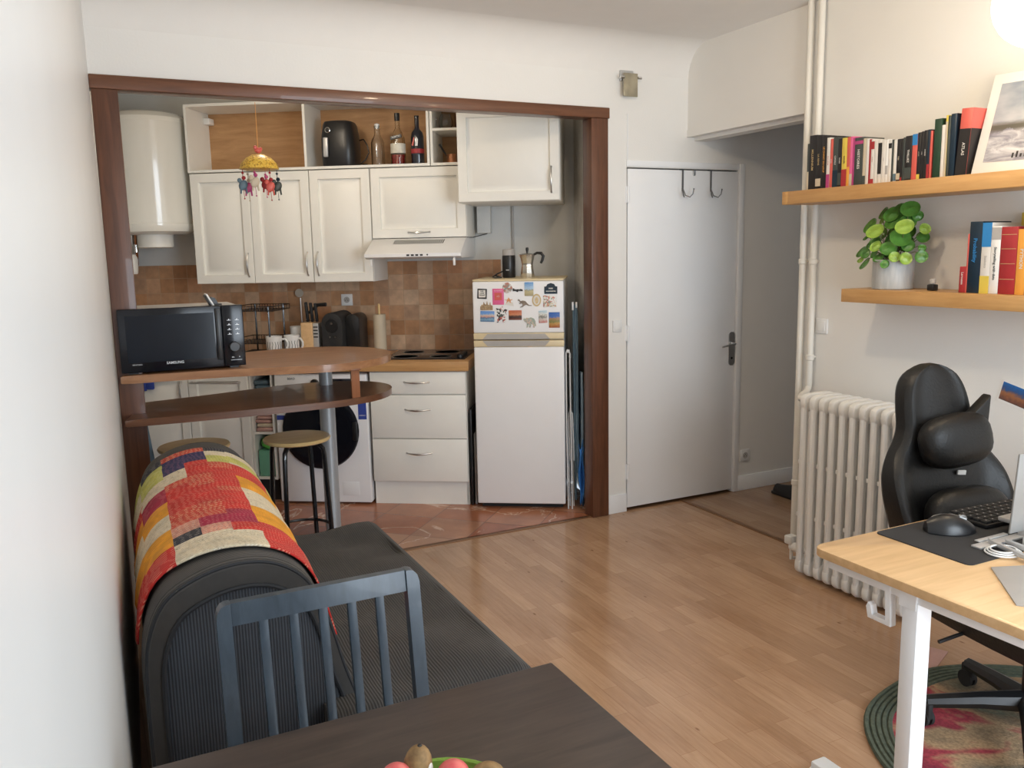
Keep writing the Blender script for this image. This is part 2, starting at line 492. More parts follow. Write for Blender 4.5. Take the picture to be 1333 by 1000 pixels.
def wallseg(mb, p, q, z0, z1, t=.1, side=1):
    """vertical slab from p to q, thickness t towards the side"""
    p, q = Vector(p), Vector(q); d = (q-p).normalized(); n = Vector((-d.y, d.x))*t*side
    mb.prism([(p.x, p.y, z0), (q.x, q.y, z0), (q.x+n.x, q.y+n.y, z0), (p.x+n.x, p.y+n.y, z0)], (0, 0, z1-z0))

# floors
LWN = (-2.82, -5.3)   # near end of left wall (A frame)
mb = MB().mat('laminate')
pts = [rA(0, 0), rA(6.4, 0), rA(6.4, -3.9), rA(1.035, -3.9)]
f0 = to('R', W('A', -3.2, 0))
# laminate object lives in R so that the strips follow the right wall
P = [(-1.035, .0), (5.2, .0), (5.2, -3.6), (-1.035, -3.6)]
mb.quad([(x, y, 0) for x, y in P])
struct(mb, 'floor', 'R')
mb = MB().mat('floortiles'); mb.quad([(-2.9, .004, 0), (.05, .004, 0), (.6, 3.2, 0), (-3.2, 3.2, 0)]); struct(mb, 'floor_kitchen', 'A')
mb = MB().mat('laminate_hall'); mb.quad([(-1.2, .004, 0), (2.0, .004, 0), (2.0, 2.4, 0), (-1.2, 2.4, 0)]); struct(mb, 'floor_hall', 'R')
# threshold strips
mb = MB().mat('brass'); mb.prism([(-2.6, -.008, 0), (-.10, -.008, 0), (-.10, .016, 0), (-2.6, .016, 0)], (0, 0, .004)); struct(mb, 'trim_threshold_kitchen', 'A')
mb = MB().mat('brass'); mb.box(-1.02, 0.02, -.018, .010, 0, .005); struct(mb, 'trim_threshold_hall', 'R')

# far wall (opening wall) : lintel, cove, pier, over-door, hall piece
mb = MB().mat('wall')
mb.box(-2.75, .0, 0, .12, 2.36, CE+.1)
mb.box(.0, .15, 0, .12, 0, CE+.1)
mb.box(.15, 1.0, 0, .12, 2.062, CE+.1)
mb.box(1.0, 3.6, 0, .12, 0, CE+.1)
mb.box(.15, 1.0, .09, .12, 0, 2.07)
struct(mb, 'wall_far', 'A')
# cove between far wall and ceiling
mb = MB().mat('ceil')
rc = .18; prof = [(0, -rc+rc*0, 0)]
cv = [( -rc*(1-math.cos(a)), CE-rc+rc*math.sin(a)) for a in [i*PI/2/8 for i in range(9)]]
sec = lambda x: [(x, y-.0005, z) for y, z in cv]+[(x, .02, CE+.02), (x, .02, CE-rc-.0)]
mb.loft([sec(-2.75), sec(.59)], True, True)
struct(mb, 'trim_cove', 'A')
# bulkhead over the hall opening + right wall
mb = MB().mat('wall')
mb.box(-1.04, -.035, 0, .14, 2.285, CE+.1)
mb.box(-.035, 5.2, 0, .14, 0, CE+.1)
struct(mb, 'wall_right', 'R')
mb = MB().mat('wall'); mb.box(-1.03, -.035, -.006, .05, 2.245, 2.285); mb.box(-1.03, -.035, .05, .14, 2.225, 2.285)
struct(mb, 'trim_bulkhead', 'R')
# hall
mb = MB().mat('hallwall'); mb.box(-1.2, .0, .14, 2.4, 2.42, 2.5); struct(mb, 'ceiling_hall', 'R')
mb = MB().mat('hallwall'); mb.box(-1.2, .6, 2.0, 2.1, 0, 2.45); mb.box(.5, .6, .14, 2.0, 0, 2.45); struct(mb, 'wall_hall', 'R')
# left wall (room) and kitchen left wall
mb = MB().mat('wall_left')
wallseg(mb, (-2.615, .0), LWN, 0, CE+.1, .1, -1)
struct(mb, 'wall_left', 'A')
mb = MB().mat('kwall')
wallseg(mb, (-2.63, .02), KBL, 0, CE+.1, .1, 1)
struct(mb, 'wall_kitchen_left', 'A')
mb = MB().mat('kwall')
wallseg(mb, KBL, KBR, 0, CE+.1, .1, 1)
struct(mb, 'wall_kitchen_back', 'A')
mb = MB().mat('patina')
wallseg(mb, KBR, (-.03, .12), 0, CE+.1, .1, 1)
struct(mb, 'wall_kitchen_right', 'A')
# back wall with window opening (behind the camera)
YB = -4.95
mb = MB().mat('wall')
wx0, wx1, wz0, wz1 = -1.55, .15, .35, 2.35
mb.box(-3.0, wx0, YB-.2, YB, 0, CE+.1); mb.box(wx1, .75, YB-.2, YB, 0, CE+.1)
mb.box(wx0, wx1, YB-.2, YB, 0, wz0); mb.box(wx0, wx1, YB-.2, YB, wz1, CE+.1)
struct(mb, 'wall_near', 'A')
mb = MB().mat('trimwhite')
for a, b in ((wx0, wx0+.06), (wx1-.06, wx1), ((wx0+wx1)/2-.05, (wx0+wx1)/2+.05)): mb.box(a, b, YB-.1, YB-.04, wz0, wz1)
for a, b in ((wz0, wz0+.06), (wz1-.06, wz1)): mb.box(wx0, wx1, YB-.1, YB-.04, a, b)
struct(mb, 'window_1', 'A')
# ceiling
mb = MB().mat('ceil'); mb.box(-3.6, 1.2, -5.3, 3.4, CE, CE+.1); struct(mb, 'ceiling', 'A')
# baseboards
mb = MB().mat('gloss'); mb.box(1.02, 2.4, -.012, 0, 0, .10, .003); struct(mb, 'baseboard_hall', 'A')
mb = MB().mat('gloss'); mb.box(.018, .148, -.012, 0, 0, .115, .002); struct(mb, 'baseboard_far', 'A')
mb = MB().mat('brass'); mb.quad([(.02, -.0005, .0008), (1.03, -.0005, .0008), (1.03, .12, .0008), (.02, .12, .0008)]); struct(mb, 'trim_threshold_door', 'A')
# door frame trim
mb = MB().mat('gloss')
mb.box(.148, 1.02, -.006, .0, 2.066, 2.10, .001); mb.box(.985, 1.025, -.012, .0, 0, 2.10, .003)
mb.box(.150, .156, -.007, .0, 2.10, 2.36, .001)
mb.box(.985, 1.0, 0, .05, 0, 2.066)
struct(mb, 'trim_door', 'A')
# door
d = thing('door_1', None, None, 'A', (.155, 0, 0)); d['kind'] = 'structure'
mb = MB((.155, 0, 0)).mat('gloss'); mb.box(.1605, .9805, .003, .044, .018, 2.054, .003); part(mb, 'door_panel', d)
for z in (.20, 1.05, 1.86):
    mb = MB((.155, 0, 0)).mat('gloss'); mb.cyl((.157, -.008, z), .0085, .095, 12); mb.box(.143, .152, -.004, 0, z, z+.095); part(mb, 'hinge', d)
mb = MB((.155, 0, 0)).mat('steel')
o_ = [(.955, .006-.012, z) for z in (0,)]
pl = []
for a in range(0, 181, 20): pl.append((.955+.024*math.cos(math.radians(a)), -.004, 1.035+.024*math.sin(math.radians(a))))
for a in range(180, 361, 20): pl.append((.955+.024*math.cos(math.radians(a)), -.004, .865+.024*math.sin(math.radians(a))))
mb.prism(pl, (0, .008, 0)); part(mb, 'handle_plate', d, 'grey steel long back plate')
mb = MB((.155, 0, 0)).mat('steel'); mb.tube([(.955, -.004, .985), (.955, -.035, .985), (.94, -.045, .985), (.90, -.048, .980), (.845, -.046, .970)], [.008, .008, .008, .007, .005], 8)
part(mb, 'door_lever', d, 'grey steel lever')
mb = MB((.155, 0, 0)).mat('black'); mb.cyl((.955, -.005, .89), .008, .002, 10, 'y'); part(mb, 'keyhole', d)

# brown timber frame of the kitchen opening
mb = MB().mat('brownwood'); mb.box(-2.61, -2.505, -.022, .075, 0, 2.322, .004); struct(mb, 'trim_post_left', 'A')
mb = MB().mat('brownwood'); mb.box(-.100, .012, -.022, .075, 0, 2.322, .004); struct(mb, 'trim_post_right', 'A')
mb = MB().mat('brownwood_h'); mb.box(-2.615, .020, -.026, .075, 2.322, 2.381, .004); struct(mb, 'trim_beam', 'A')

# kitchen splashback tiles
mb = MB().mat('tiles'); mb.box(-1.972, .66, .562, .569, .932, 1.54)
mb.box(.66, .78, .562, .569, .932, 1.54)
struct(mb, 'trim_splashback', 'K')

# ================================================================== KITCHEN
def raised(mb, x0, x1, z0, z1, yf, t=.023, m='cab', border=.055):
    mb.mat(m)
    def rect(i, y): return [(x0+i, y, z0+i), (x1-i, y, z0+i), (x1-i, y, z1-i), (x0+i, y, z1-i)]
    b = border
    rings = [rect(0, yf+t), rect(0, yf+.003), rect(.003, yf), rect(b, yf), rect(b+.003, yf+.021), rect(b+.012, yf+.021), rect(b+.044, yf+.002)]
    mb.loft(rings, True, True, False)
    return mb

def bow_handle(mb, c, L, vertical=True, out=.028):
    mb.mat('steel'); pts = []; rs = []
    for i in range(13):
        t = i/12; u = (t-.5)*L; o = out*math.sin(PI*t)**.6 if 0 < t < 1 else 0
        pts.append((c[0], c[1]-o, c[2]+u) if vertical else (c[0]+u, c[1]-o, c[2]-.004*math.sin(PI*t)))
        rs.append(.0035+.0035*math.sin(PI*t)**2 + (.003 if i in (0, 12) else 0))
    mb.tube(pts, rs, 8)
    return mb

# worktop
t = thing('worktop', 'oak worktop running along the kitchen back wall under the tiles', 'worktop', 'K', (-.6, .25, .868))
mb = MB((-.6, .25, .868)).mat('counter'); mb.prism([(-1.60, -.062, .868), (.642, -.062, .868), (.642, .562, .868), (-1.955, .562, .868)], (0, 0, .062), .005); part(mb, 'worktop_board', t)

# drawer cabinet
O = (.31, .25, 0)
t = thing('drawer_cabinet', 'white base cabinet with three drawers between the washing machine and the fridge', 'cabinet', 'K', O)
mb = MB(O).mat('cabin'); mb.box(.005, .62, -.020, .56, .155, .866); part(mb, 'carcass', t)
mb = MB(O).mat('cab'); mb.box(.005, .62, .0, .016, .0, .155); mb.box(.602, .62, .0, .56, 0, .155); part(mb, 'plinth', t)
for z0, z1, hz in ((.722, .862, .800), (.440, .716, .625), (.160, .434, .345)):
    mb = MB(O).mat('cab'); mb.box(.010, .617, -.042, -.022, z0, z1, .002); dr = part(mb, 'drawer', t)
    mb = MB(O); bow_handle(mb, (.31, -.042, hz), .16, False); part(mb, 'handle', dr, 'silver bow handle')

# left double cabinet
O = (-1.2, .25, 0)
t = thing('base_cabinet', 'cream double door base cabinet behind the bar at the far left', 'cabinet', 'K', O)
mb = MB(O).mat('cabin'); mb.prism([(-1.60, -.0145, .155), (-.792, -.0145, .155), (-.792, .56, .155), (-1.955, .56, .155)], (0, 0, .711)); part(mb, 'carcass', t)
mb = MB(O).mat('cab'); mb.box(-1.60, -.792, .02, .036, 0, .155); part(mb, 'plinth', t)
for k, (x0, x1) in enumerate(((-1.60, -1.198), (-1.192, -.794))):
    mb = MB(O); raised(mb, x0, x1, .16, .862, -.038); dr = part(mb, 'door', t)
    mb = MB(O).mat('steel')
    if k:
        xa, xb, zz = x0+.03, x1-.05, .80
        mb.tube([(xa, -.038, zz), (xa, -.075, zz), (xa+.01, -.08, zz), (xb-.01, -.08, zz), (xb, -.075, zz), (xb, -.038, zz)], .006, 8)
        part(mb, 'towel_rail', dr, 'silver rail across the door top')
    else:
        bow_handle(mb, (x1-.04, -.038, .74), .13); part(mb, 'handle', dr)

mb = MB((-1.50, -.06, .77)).mat('royal')
for i in range(3):
    mb.box(-1.575+i*.052, -1.52+i*.052, -.060, -.042, .755-.01*(i % 2), .835+.008*((i+1) % 2), .008)
tag(mb.build('dish_cloth', None, 'K'), 'royal blue cloth hanging on the base cabinet behind the bar post', 'cloth')

# niche with shelves
O = (-.715, .25, 0)
t = thing('niche_shelf', 'narrow open white shelf unit beside the washing machine', 'shelf unit', 'K', O)
mb = MB(O).mat('cabin')
mb.box(-.790, -.778, -.02, .56, .155, .866); mb.box(-.650, -.638, -.02, .56, .155, .866); mb.box(-.778, -.65, .54, .56, .155, .866)
for z in (.155, .455, .70): mb.box(-.778, -.65, -.015, .54, z, z+.014)
part(mb, 'carcass', t)
mb = MB(O).mat('matteblack'); mb.box(-.79, -.64, .05, .06, 0, .155); part(mb, 'plinth', t)
def folded(x0, x1, y0, y1, z0, n, th, m, name, label, m2=None):
    mb = MB(((x0+x1)/2, y0+.1, z0))
    for i in range(n):
        mb.mat(m if i % 2 == 0 or not m2 else m2)
        a = .006*math.sin(i*2.3)
        mb.box(x0+a, x1+a-.004*i, y0+.004*i, y1, z0+i*th, z0+(i+1)*th-.001, th*.42, 3)
    return tag(mb.build(name, None, 'K'), label, 'towel', 'towels in the kitchen niche')
folded(-.772, -.655, -.005, .25, .470, 3, .026, 'pinkcloth', 'folded_towel', 'stack of beige pink towels on the middle niche shelf', 'beige')
folded(-.765, -.66, .0, .25, .549, 2, .020, 'pinkcloth', 'folded_towel', 'rolled dusky pink towel on top of the beige towels')
folded(-.770, -.655, .0, .25, .714, 3, .030, 'tealgrey', 'folded_towel', 'dark grey towels on the top niche shelf')
mb = MB((-.715, .1, .17)).mat('jade'); mb.box(-.77, -.66, .0, .30, .170, .345, .012); t2 = mb.build('storage_box', None, 'K')
tag(t2, 'pale green plastic box on the bottom niche shelf', 'box')
mb = MB((-.715, .1, .346)).mat('greencloth')
mb.ball((-.715, .10, .385), .052, .10, .04, 14, p=.8); mb.ball((-.70, .04, .372), .042, .05, .026, 12)
tag(mb.build('green_cloth', None, 'K'), 'bright green crumpled cloth on the pale green box', 'cloth')

# washing machine
O = (-.315, .25, 0)
t = thing('washing_machine', 'white front loading washing machine with black round door', 'washing machine', 'K', O)
mb = MB(O).mat('appl'); mb.box(-.618, -.012, -.036, .50, .012, .850, .010, 3); part(mb, 'body', t)
mb = MB(O).mat('appl'); mb.box(-.610, -.02, -.044, -.034, .742, .846, .004)
part(mb, 'control_panel', t)
mb = MB(O).mat('greyplast'); mb.box(-.60, -.43, -.047, -.043, .765, .78, .001)
mb.mat('black'); mb.text('BEKO', .02, lambda x, y, d_: (-.50+x, -.0445-d_, .822+y))
part(mb, 'detergent_drawer', t)
mb = MB(O).mat('black'); mb.cyl((-.345, -.062, .795), .026, .02, 24, 'y', .003); part(mb, 'program_knob', t)
mb = MB(O).mat('screenblue'); mb.box(-.235, -.10, -.0465, -.043, .775, .822, .002); part(mb, 'display', t)
cx, cz = -.325, .488
mb = MB(O).mat('blackgloss')
mb.lathe([(.250, -.036), (.252, -.046), (.245, -.058), (.225, -.064), (.19, -.062), (.12, -.066), (.0, -.070)], (cx, 0, cz), 48, 'y'); dr = part(mb, 'door', t, 'black round glass door')
mb = MB(O).mat('black'); mb.box(cx+.215, cx+.245, -.070, -.05, cz-.06, cz+.06, .006); part(mb, 'door_handle', dr)
mb = MB(O).mat('appl'); mb.box(-.20, -.09, -.038, -.034, .06, .15, .002); part(mb, 'filter_flap', t)
mb = MB(O).mat('royal'); mb.box(-.075, -.022, -.038, -.0355, .56, .73); mb.mat('magenta'); mb.cyl((-.048, -.039, .685), .018, .001, 16, 'y')
mb.mat('white'); mb.text('ENERGY', .011, lambda x, y, d_: (-.048+x, -.0385-d_, .585+y))
part(mb, 'energy_sticker', t, 'navy sticker with a round emblem')
mb = MB(O).mat('royal'); mb.box(-.612, -.555, -.038, -.0355, .555, .585); mb.mat('white'); mb.box(-.612, -.555, -.038, -.0355, .585, .60); part(mb, 'info_sticker', t)

# tall boards between drawers and fridge
for i, (x, lab) in enumerate(((.632, 'black folded board standing against the side of the drawer cabinet'), (.652, 'dark grey thin board standing against the side of the fridge'))):
    mb = MB((x, .1, 0)).mat('black' if i == 0 else 'greyplast'); mb.box(x, x+.014, -.02+.03*i, .45, 0, .62-.16*i, .004)
    tag(mb.build('tray_board', None, 'K'), lab, 'board')

# hob
O = (.345, .27, .930)
t = thing('hob', 'black glass electric hob set in the oak worktop', 'hob', 'K', O)
mb = MB(O).mat('blackgloss'); mb.box(.075, .605, .035, .515, .930, .936, .002); part(mb, 'glass_plate', t)
for x, y, r in ((.20, .15, .085), (.20, .39, .07), (.43, .15, .07), (.43, .39, .085)):
    mb = MB(O).mat('greyplast'); mb.lathe([(r, .9362), (r, .9366), (r-.004, .9366), (r-.004, .9362)], (x, y, 0), 32); part(mb, 'cooking_zone', t)
for i in range(4):
    mb = MB(O).mat('black'); mb.cyl((.57, .075+i*.055, .936), .019, .022, 16, 'z', .003); part(mb, 'knob', t)

# upper cabinets
def upper(xa, xb, z0, z1, yf, doors, label, name='wall_cabinet', flap=False, hz=None):
    O = ((xa+xb)/2, .3, z0)
    t = thing(name, label, 'cabinet', 'K', O, 'cream wall cabinets')
    mb = MB(O).mat('cab'); mb.box(xa, xb, yf+.024, .562, z0, z1, .001); part(mb, 'carcass', t)
    for x0, x1, hx in doors:
        mb = MB(O); raised(mb, x0+.002, x1-.002, z0+.001, z1-.003, yf); dr = part(mb, 'door', t)
        mb = MB(O)
        if flap: bow_handle(mb, ((x0+x1)/2, yf, z0+.035), .14, False)
        else: bow_handle(mb, (hx, yf, hz or z0+.12), .15)
        part(mb, 'handle', dr, 'silver bow handle')
    return t
upper(-1.2, -.402, 1.418, 2.130, .205, ((-1.2, -.80, -.835), (-.80, -.402, -.435)), 'two door cream wall cabinet right of the water heater')
upper(-.400, -.003, 1.418, 2.130, .205, ((-.400, -.003, -.365),), 'single door cream wall cabinet above the coffee machine')
upper(.000, .612, 1.690, 2.130, .205, ((.000, .612, 0),), 'lift-up cream wall cabinet above the cooker hood', flap=True)
upper(.602, 1.215, 1.890, 2.44, -.02, ((.602, 1.215, 1.165),), 'large single door cream wall cabinet above the fridge')

# open units on top
O = (-.4, .3, 2.134)
t = thing('open_wall_shelf', 'long open white wall shelf with plywood back holding the fryer and bottles', 'shelf unit', 'K', O)
mb = MB(O).mat('cab')
mb.box(-1.205, .39, .205, .55, 2.134, 2.150); mb.box(-1.205, .39, .205, .55, 2.545, 2.562)
for x in (-1.205, -.42, .374): mb.box(x, x+.016, .205, .55, 2.150, 2.545)
part(mb, 'carcass', t)
mb = MB(O).mat('ply'); mb.box(-1.19, .374, .52, .55, 2.150, 2.545); part(mb, 'back_panel', t, 'plywood back panel')
mb = MB(O).mat('white'); mb.box(-1.188, -1.145, .44, .51, 2.47, 2.51, .004); part(mb, 'hanging_bracket', t)
O = (.5, .3, 2.134)
t = thing('open_wall_shelf', 'small two tier open white wall unit left of the big fridge-top cabinet', 'shelf unit', 'K', O)
mb = MB(O).mat('cab')
mb.box(.396, .60, .205, .55, 2.134, 2.150); mb.box(.396, .60, .205, .55, 2.545, 2.562); mb.box(.396, .60, .21, .55, 2.345, 2.360)
for x in (.396, .584): mb.box(x, x+.016, .205, .55, 2.150, 2.545)
part(mb, 'carcass', t)
mb = MB(O).mat('ply'); mb.box(.41, .584, .53, .55, 2.150, 2.545); part(mb, 'back_panel', t, 'plywood back panel')

# cooker hood
O = (.31, .3, 1.56)
t = thing('cooker_hood', 'white slanted cooker hood under the lift-up cabinet', 'hood', 'K', O)
mb = MB(O).mat('appl')
pr_ = [(0, -.015, 1.572), (0, -.015, 1.592), (0, .20, 1.686), (0, .55, 1.686), (0, .55, 1.560), (0, .02, 1.560)]
mb.prism([(x+.004, y, z) for x, y, z in pr_], (.604, 0, 0), .002); part(mb, 'canopy', t)
mb = MB(O).mat('black')
for i in range(26):
    x = .155+i*.0125; s_ = (1.686-1.592)/(.215)
    y0, y1 = .120, .175
    mb.prism([(x, y0, 1.592+(y0+.015)*s_+.0008), (x+.006, y0, 1.592+(y0+.015)*s_+.0008), (x+.009, y1, 1.592+(y1+.015)*s_+.0008), (x+.003, y1, 1.592+(y1+.015)*s_+.0008)], (0, 0, .0006))
part(mb, 'vent_slots', t)
mb = MB(O).mat('black')
for i in range(4): mb.box(.27+i*.028, .288+i*.028, -.0165, -.014, 1.577, 1.587)
mb.cyl((.40, -.017, 1.583), .005, .003, 10, 'y'); part(mb, 'switches', t)
for x in (.035, .555):
    mb = MB(O).mat('white'); mb.box(x, x+.014, .0, .02, 1.515, 1.562, .004); part(mb, 'clip', t)

# meter boxes and wires by the hood
mb = MB((.68, .53, 1.70)).mat('kwall'); mb.box(.635, .725, .49, .562, 1.715, 1.95, .004)
tag(mb.build('junction_box', None, 'K'), 'pale grey wall box between the cooker hood and the cabinet over the fridge', 'box')
mb = MB((.87, .545, 1.3)).mat('greyplast'); mb.box(.862, .874, .548, .562, 1.42, 2.6); 
tag(mb.build('wall_conduit', None, 'K'), 'thin grey vertical conduit on the wall above the fridge', 'conduit')
mb = MB((.69, .55, 1.70)).mat('black'); mb.tube([(.725, .55, 1.74), (.69, .548, 1.712), (.62, .40, 1.688), (.60, .30, 1.689)], .003, 6)
tag(mb.build('cable', None, 'K'), 'thin black cable from the grey wall box to the hood', 'cable')

# water heater
O = (-1.515, .295, 1.77)
t = thing('water_heater', 'white cylindrical water heater hanging at the left of the kitchen', 'water heater', 'K', O)
r = .262
mb = MB(O).mat('tankwhite')
mb.lathe([(0, 1.745), (r-.05, 1.748), (r-.012, 1.765), (r, 1.795), (r, 1.815), (r-.003, 1.818), (r-.003, 2.455), (r-.001, 2.458), (r-.004, 2.485), (r-.03, 2.512), (r-.08, 2.528), (0, 2.535)], (-1.515, .295, 0), 56)
part(mb, 'tank', t)
mb = MB(O).mat('cab'); mb.lathe([(.10, 1.66), (.112, 1.665), (.115, 1.75)], (-1.50, .27, 0), 30); part(mb, 'thermostat_cap', t)
for x, z1, m in ((-1.655, 1.60, 'steel'), (-1.63, 1.55, 'copper')):
    mb = MB(O).mat(m); mb.tube([(x, .25, 1.75), (x, .25, 1.68), (x-.01, .27, 1.62), (x-.03, .30, z1)], .009, 8); part(mb, 'pipe', t)
mb = MB(O).mat('chrome'); mb.cyl((-1.632, .25, 1.635), .018, .05, 12); part(mb, 'safety_valve', t)
mb = MB((-1.68, .27, 1.50)).mat('cab'); mb.lathe([(.025, 1.49), (.030, 1.50), (.034, 1.56), (.036, 1.60), (.030, 1.62), (.012, 1.625)], (-1.675, .27, 0), 18)
tag(mb.build('drain_trap', None, 'K'), 'white plastic siphon cup under the water heater', 'drain')

# outlet on tiles
def outlet(fr, x, y, z, w, h, label, hole=True, name='wall_outlet'):
    mb = MB((x, y, z)).mat('white'); mb.box(x-w/2, x+w/2, y-.010, y, z-h/2, z+h/2, .003)
    if hole:
        mb.mat('greyplast'); mb.lathe([(.019, -.011), (.021, -.011), (.021, -.0095), (.019, -.0095)], (x, y, z), 20, 'y')
        mb.mat('black'); mb.cyl((x-.008, y-.0115, z-.004), .003, .002, 8, 'y'); mb.cyl((x+.008, y-.0115, z-.004), .003, .002, 8, 'y'); mb.cyl((x, y-.0115, z+.007), .0025, .002, 8, 'y')
    else:
        mb.mat('trimwhite'); mb.box(x-w*.33, x+w*.33, y-.013, y-.009, z-h*.33, z+h*.33, .002)
    return tag(mb.build(name, None, fr), label, 'outlet' if hole else 'switch')
outlet('K', -.298, .562, 1.283, .08, .08, 'white square socket on the kitchen tiles above the coffee machine')
outlet('A', 1.083, 0, .235, .075, .078, 'white square socket on the hall wall beside the door')
outlet('A', .083, 0, 1.145, .062, .07, 'white light switch between the brown post and the door', False, 'light_switch')
outlet('R', .10, 0, 1.195, .075, .075, 'white light switch on the right wall beside the heating pipes', False, 'light_switch')

# ladle hanging
mb = MB((-.63, .54, 1.27)).mat('steel'); mb.tube([(-.63, .555, 1.30), (-.628, .55, 1.20), (-.625, .548, 1.13)], .005, 6)
mb.lathe([(.030, 0), (.026, .012), (.012, .02), (0, .022)], (-.63, .536, 1.335), 16, 'y')
tag(mb.build('skimmer', None, 'K'), 'metal skimmer hanging on the tiles above the mugs', 'utensil')

# dish rack
O = (-.82, .35, .93)
t = thing('dish_rack', 'black wire dish rack on the worktop right of the microwave', 'rack', 'K', O)
for z in (1.02, 1.235):
    mb = MB(O).mat('blackmetal')
    for zz in (z, z+.03):
        mb.tube([(-.97, .20, zz), (-.69, .20, zz), (-.69, .50, zz), (-.97, .50, zz)], .0035, 6, closed=True)
    for i in range(15): mb.tube([(-.965+i*.0195, .20, z+.03), (-.965+i*.0195, .20, z), (-.965+i*.0195, .50, z), (-.965+i*.0195, .50, z+.03)], .002, 5)
    part(mb, 'wire_basket', t)
for x in (-.93, -.73):
    mb = MB(O).mat('blackmetal'); mb.tube([(x, .22, 1.265), (x, .22, .932)], .006, 6); mb.tube([(x, .48, 1.265), (x, .48, .932)], .006, 6); part(mb, 'leg', t)
mb = MB(O).mat('matteblack'); mb.box(-.98, -.55, .14, .50, .931, .950, .006); part(mb, 'drip_tray', t)

# mugs
def mug(x, y, z, rot, label, tiltax=None):
    t = thing('mug', label, 'mug', 'K', (x, y, z), 'white mugs drying beside the knife block', rot)
    mb = MB().mat('white'); mb.lathe([(0, 0), (.034, 0), (.038, .004), (.041, .05), (.042, .095), (.0395, .095), (.038, .05), (.034, .008), (0, .008)], (0, 0, 0), 24); part(mb, 'cup', t)
    mb = MB().mat('white'); mb.tube([(.038, 0, .078), (.058, 0, .078), (.070, 0, .06), (.070, 0, .04), (.058, 0, .022), (.038, 0, .022)], .0055, 8); part(mb, 'handle', t)
    mb = MB().mat('black')
    for k in range(7):
        a = -2.3+.35*k
        mb.tube([(.0425*math.cos(a+.05*math.sin(j*2+k)), .0425*math.sin(a+.05*math.sin(j*2+k)), .02+.012*j) for j in range(5)], .0012, 5)
    part(mb, 'line_drawing', t, 'black scribble print')
    return t
a_ = mug(-.695, .20, .951, .2, 'white mug printed with black line drawings, nearest the dish rack')
b_ = mug(-.600, .27, .951, -.3, 'white mug with its handle turned towards the knife block')
a_.scale = b_.scale = (1.25, 1.25, 1.25)
a_.location.z = .951; 
c_ = mug(-.60, .40, .951, .5, 'grey-rimmed white mug standing behind the other two mugs'); c_.scale = (1.3, 1.3, 1.75)

# knife block
O = (-.475, .33, .93)
t = thing('knife_block', 'light wooden knife block with black handled knives', 'knife block', 'K', O)
mb = MB(O).mat('birch'); mb.box(-.535, -.455, .27, .39, .93, 1.150, .004); part(mb, 'block', t)
mb = MB(O).mat('alu'); mb.box(-.455, -.418, .28, .38, .93, 1.145, .003)
mb.mat('black')
for i in range(4): mb.box(-.452, -.421, .2785, .281, 1.05+i*.022, 1.058+i*.022)
part(mb, 'sharpener_side', t)
for i in range(3):
    mb = MB(O).mat('black'); x = -.51+i*.032
    mb.box(x, x+.019, .30, .322, 1.152, 1.285-.004*i, .006, rot=ZR(math.radians(-4), 3, 'Y')); mb.mat('chrome'); mb.cyl((x+.006, .3, 1.17), .003, .02, 6, 'y'); part(mb, 'knife_handle', t)
mb = MB(O).mat('black'); mb.tube([(-.52, .36, 1.20), (-.44, .36, 1.262), (-.38, .355, 1.265)], [.008, .012, .013], 8); part(mb, 'knife_handle', t)

# coffee machine
O = (-.27, .38, .93)
t = thing('coffee_machine', 'black pod coffee machine under the kitchen socket', 'coffee machine', 'K', O)
def arch(x0, x1, z0, z1, y, r=.07, n=8):
    p = [(x0, y, z0), (x1, y, z0)]
    for i in range(n+1): a = i*PI/2/n; p.append((x1-r+r*math.cos(a), y, z1-r+r*math.sin(a)))
    for i in range(n+1): a = PI/2+i*PI/2/n; p.append((x0+r+r*math.cos(a), y, z1-r+r*math.sin(a)))
    return p
mb = MB(O).mat('matteblack'); mb.prism(arch(-.385, -.245, .93, 1.215, .25), (0, .28, 0), .006, True); part(mb, 'body', t)
mb = MB(O).mat('black'); mb.prism(arch(-.243, -.150, .93, 1.20, .32, .045), (0, .2, 0), .006, True); part(mb, 'water_tank', t)
mb = MB(O).mat('black'); mb.cyl((-.315, .245, 1.13), .045, .006, 28, 'y', .002); mb.mat('chrome'); mb.cyl((-.315, .243, 1.145), .008, .003, 12, 'y'); part(mb, 'front_disc', t)
mb = MB(O).mat('chrome'); mb.cyl((-.33, .248, 1.055), .006, .004, 10, 'y'); mb.cyl((-.295, .248, 1.055), .006, .004, 10, 'y'); part(mb, 'buttons', t)

# paper roll holder
O = (-.02, .36, .93)
t = thing('paper_towel_holder', 'wooden stand carrying a beige paper towel roll left of the hob', 'paper towel', 'K', O)
mb = MB(O).mat('stoolwood'); mb.cyl((-.02, .36, .93), .055, .012, 24); part(mb, 'base', t)
mb = MB(O).mat('stoolwood'); mb.cyl((-.02, .36, .94), .008, .325, 12, 'z', .003); part(mb, 'rod', t)
mb = MB(O).mat('beige'); mb.lathe([(.018, .943), (.042, .943), (.042, 1.195), (.018, 1.195), (.018, .943)], (-.02, .36, 0), 28); part(mb, 'paper_roll', t)

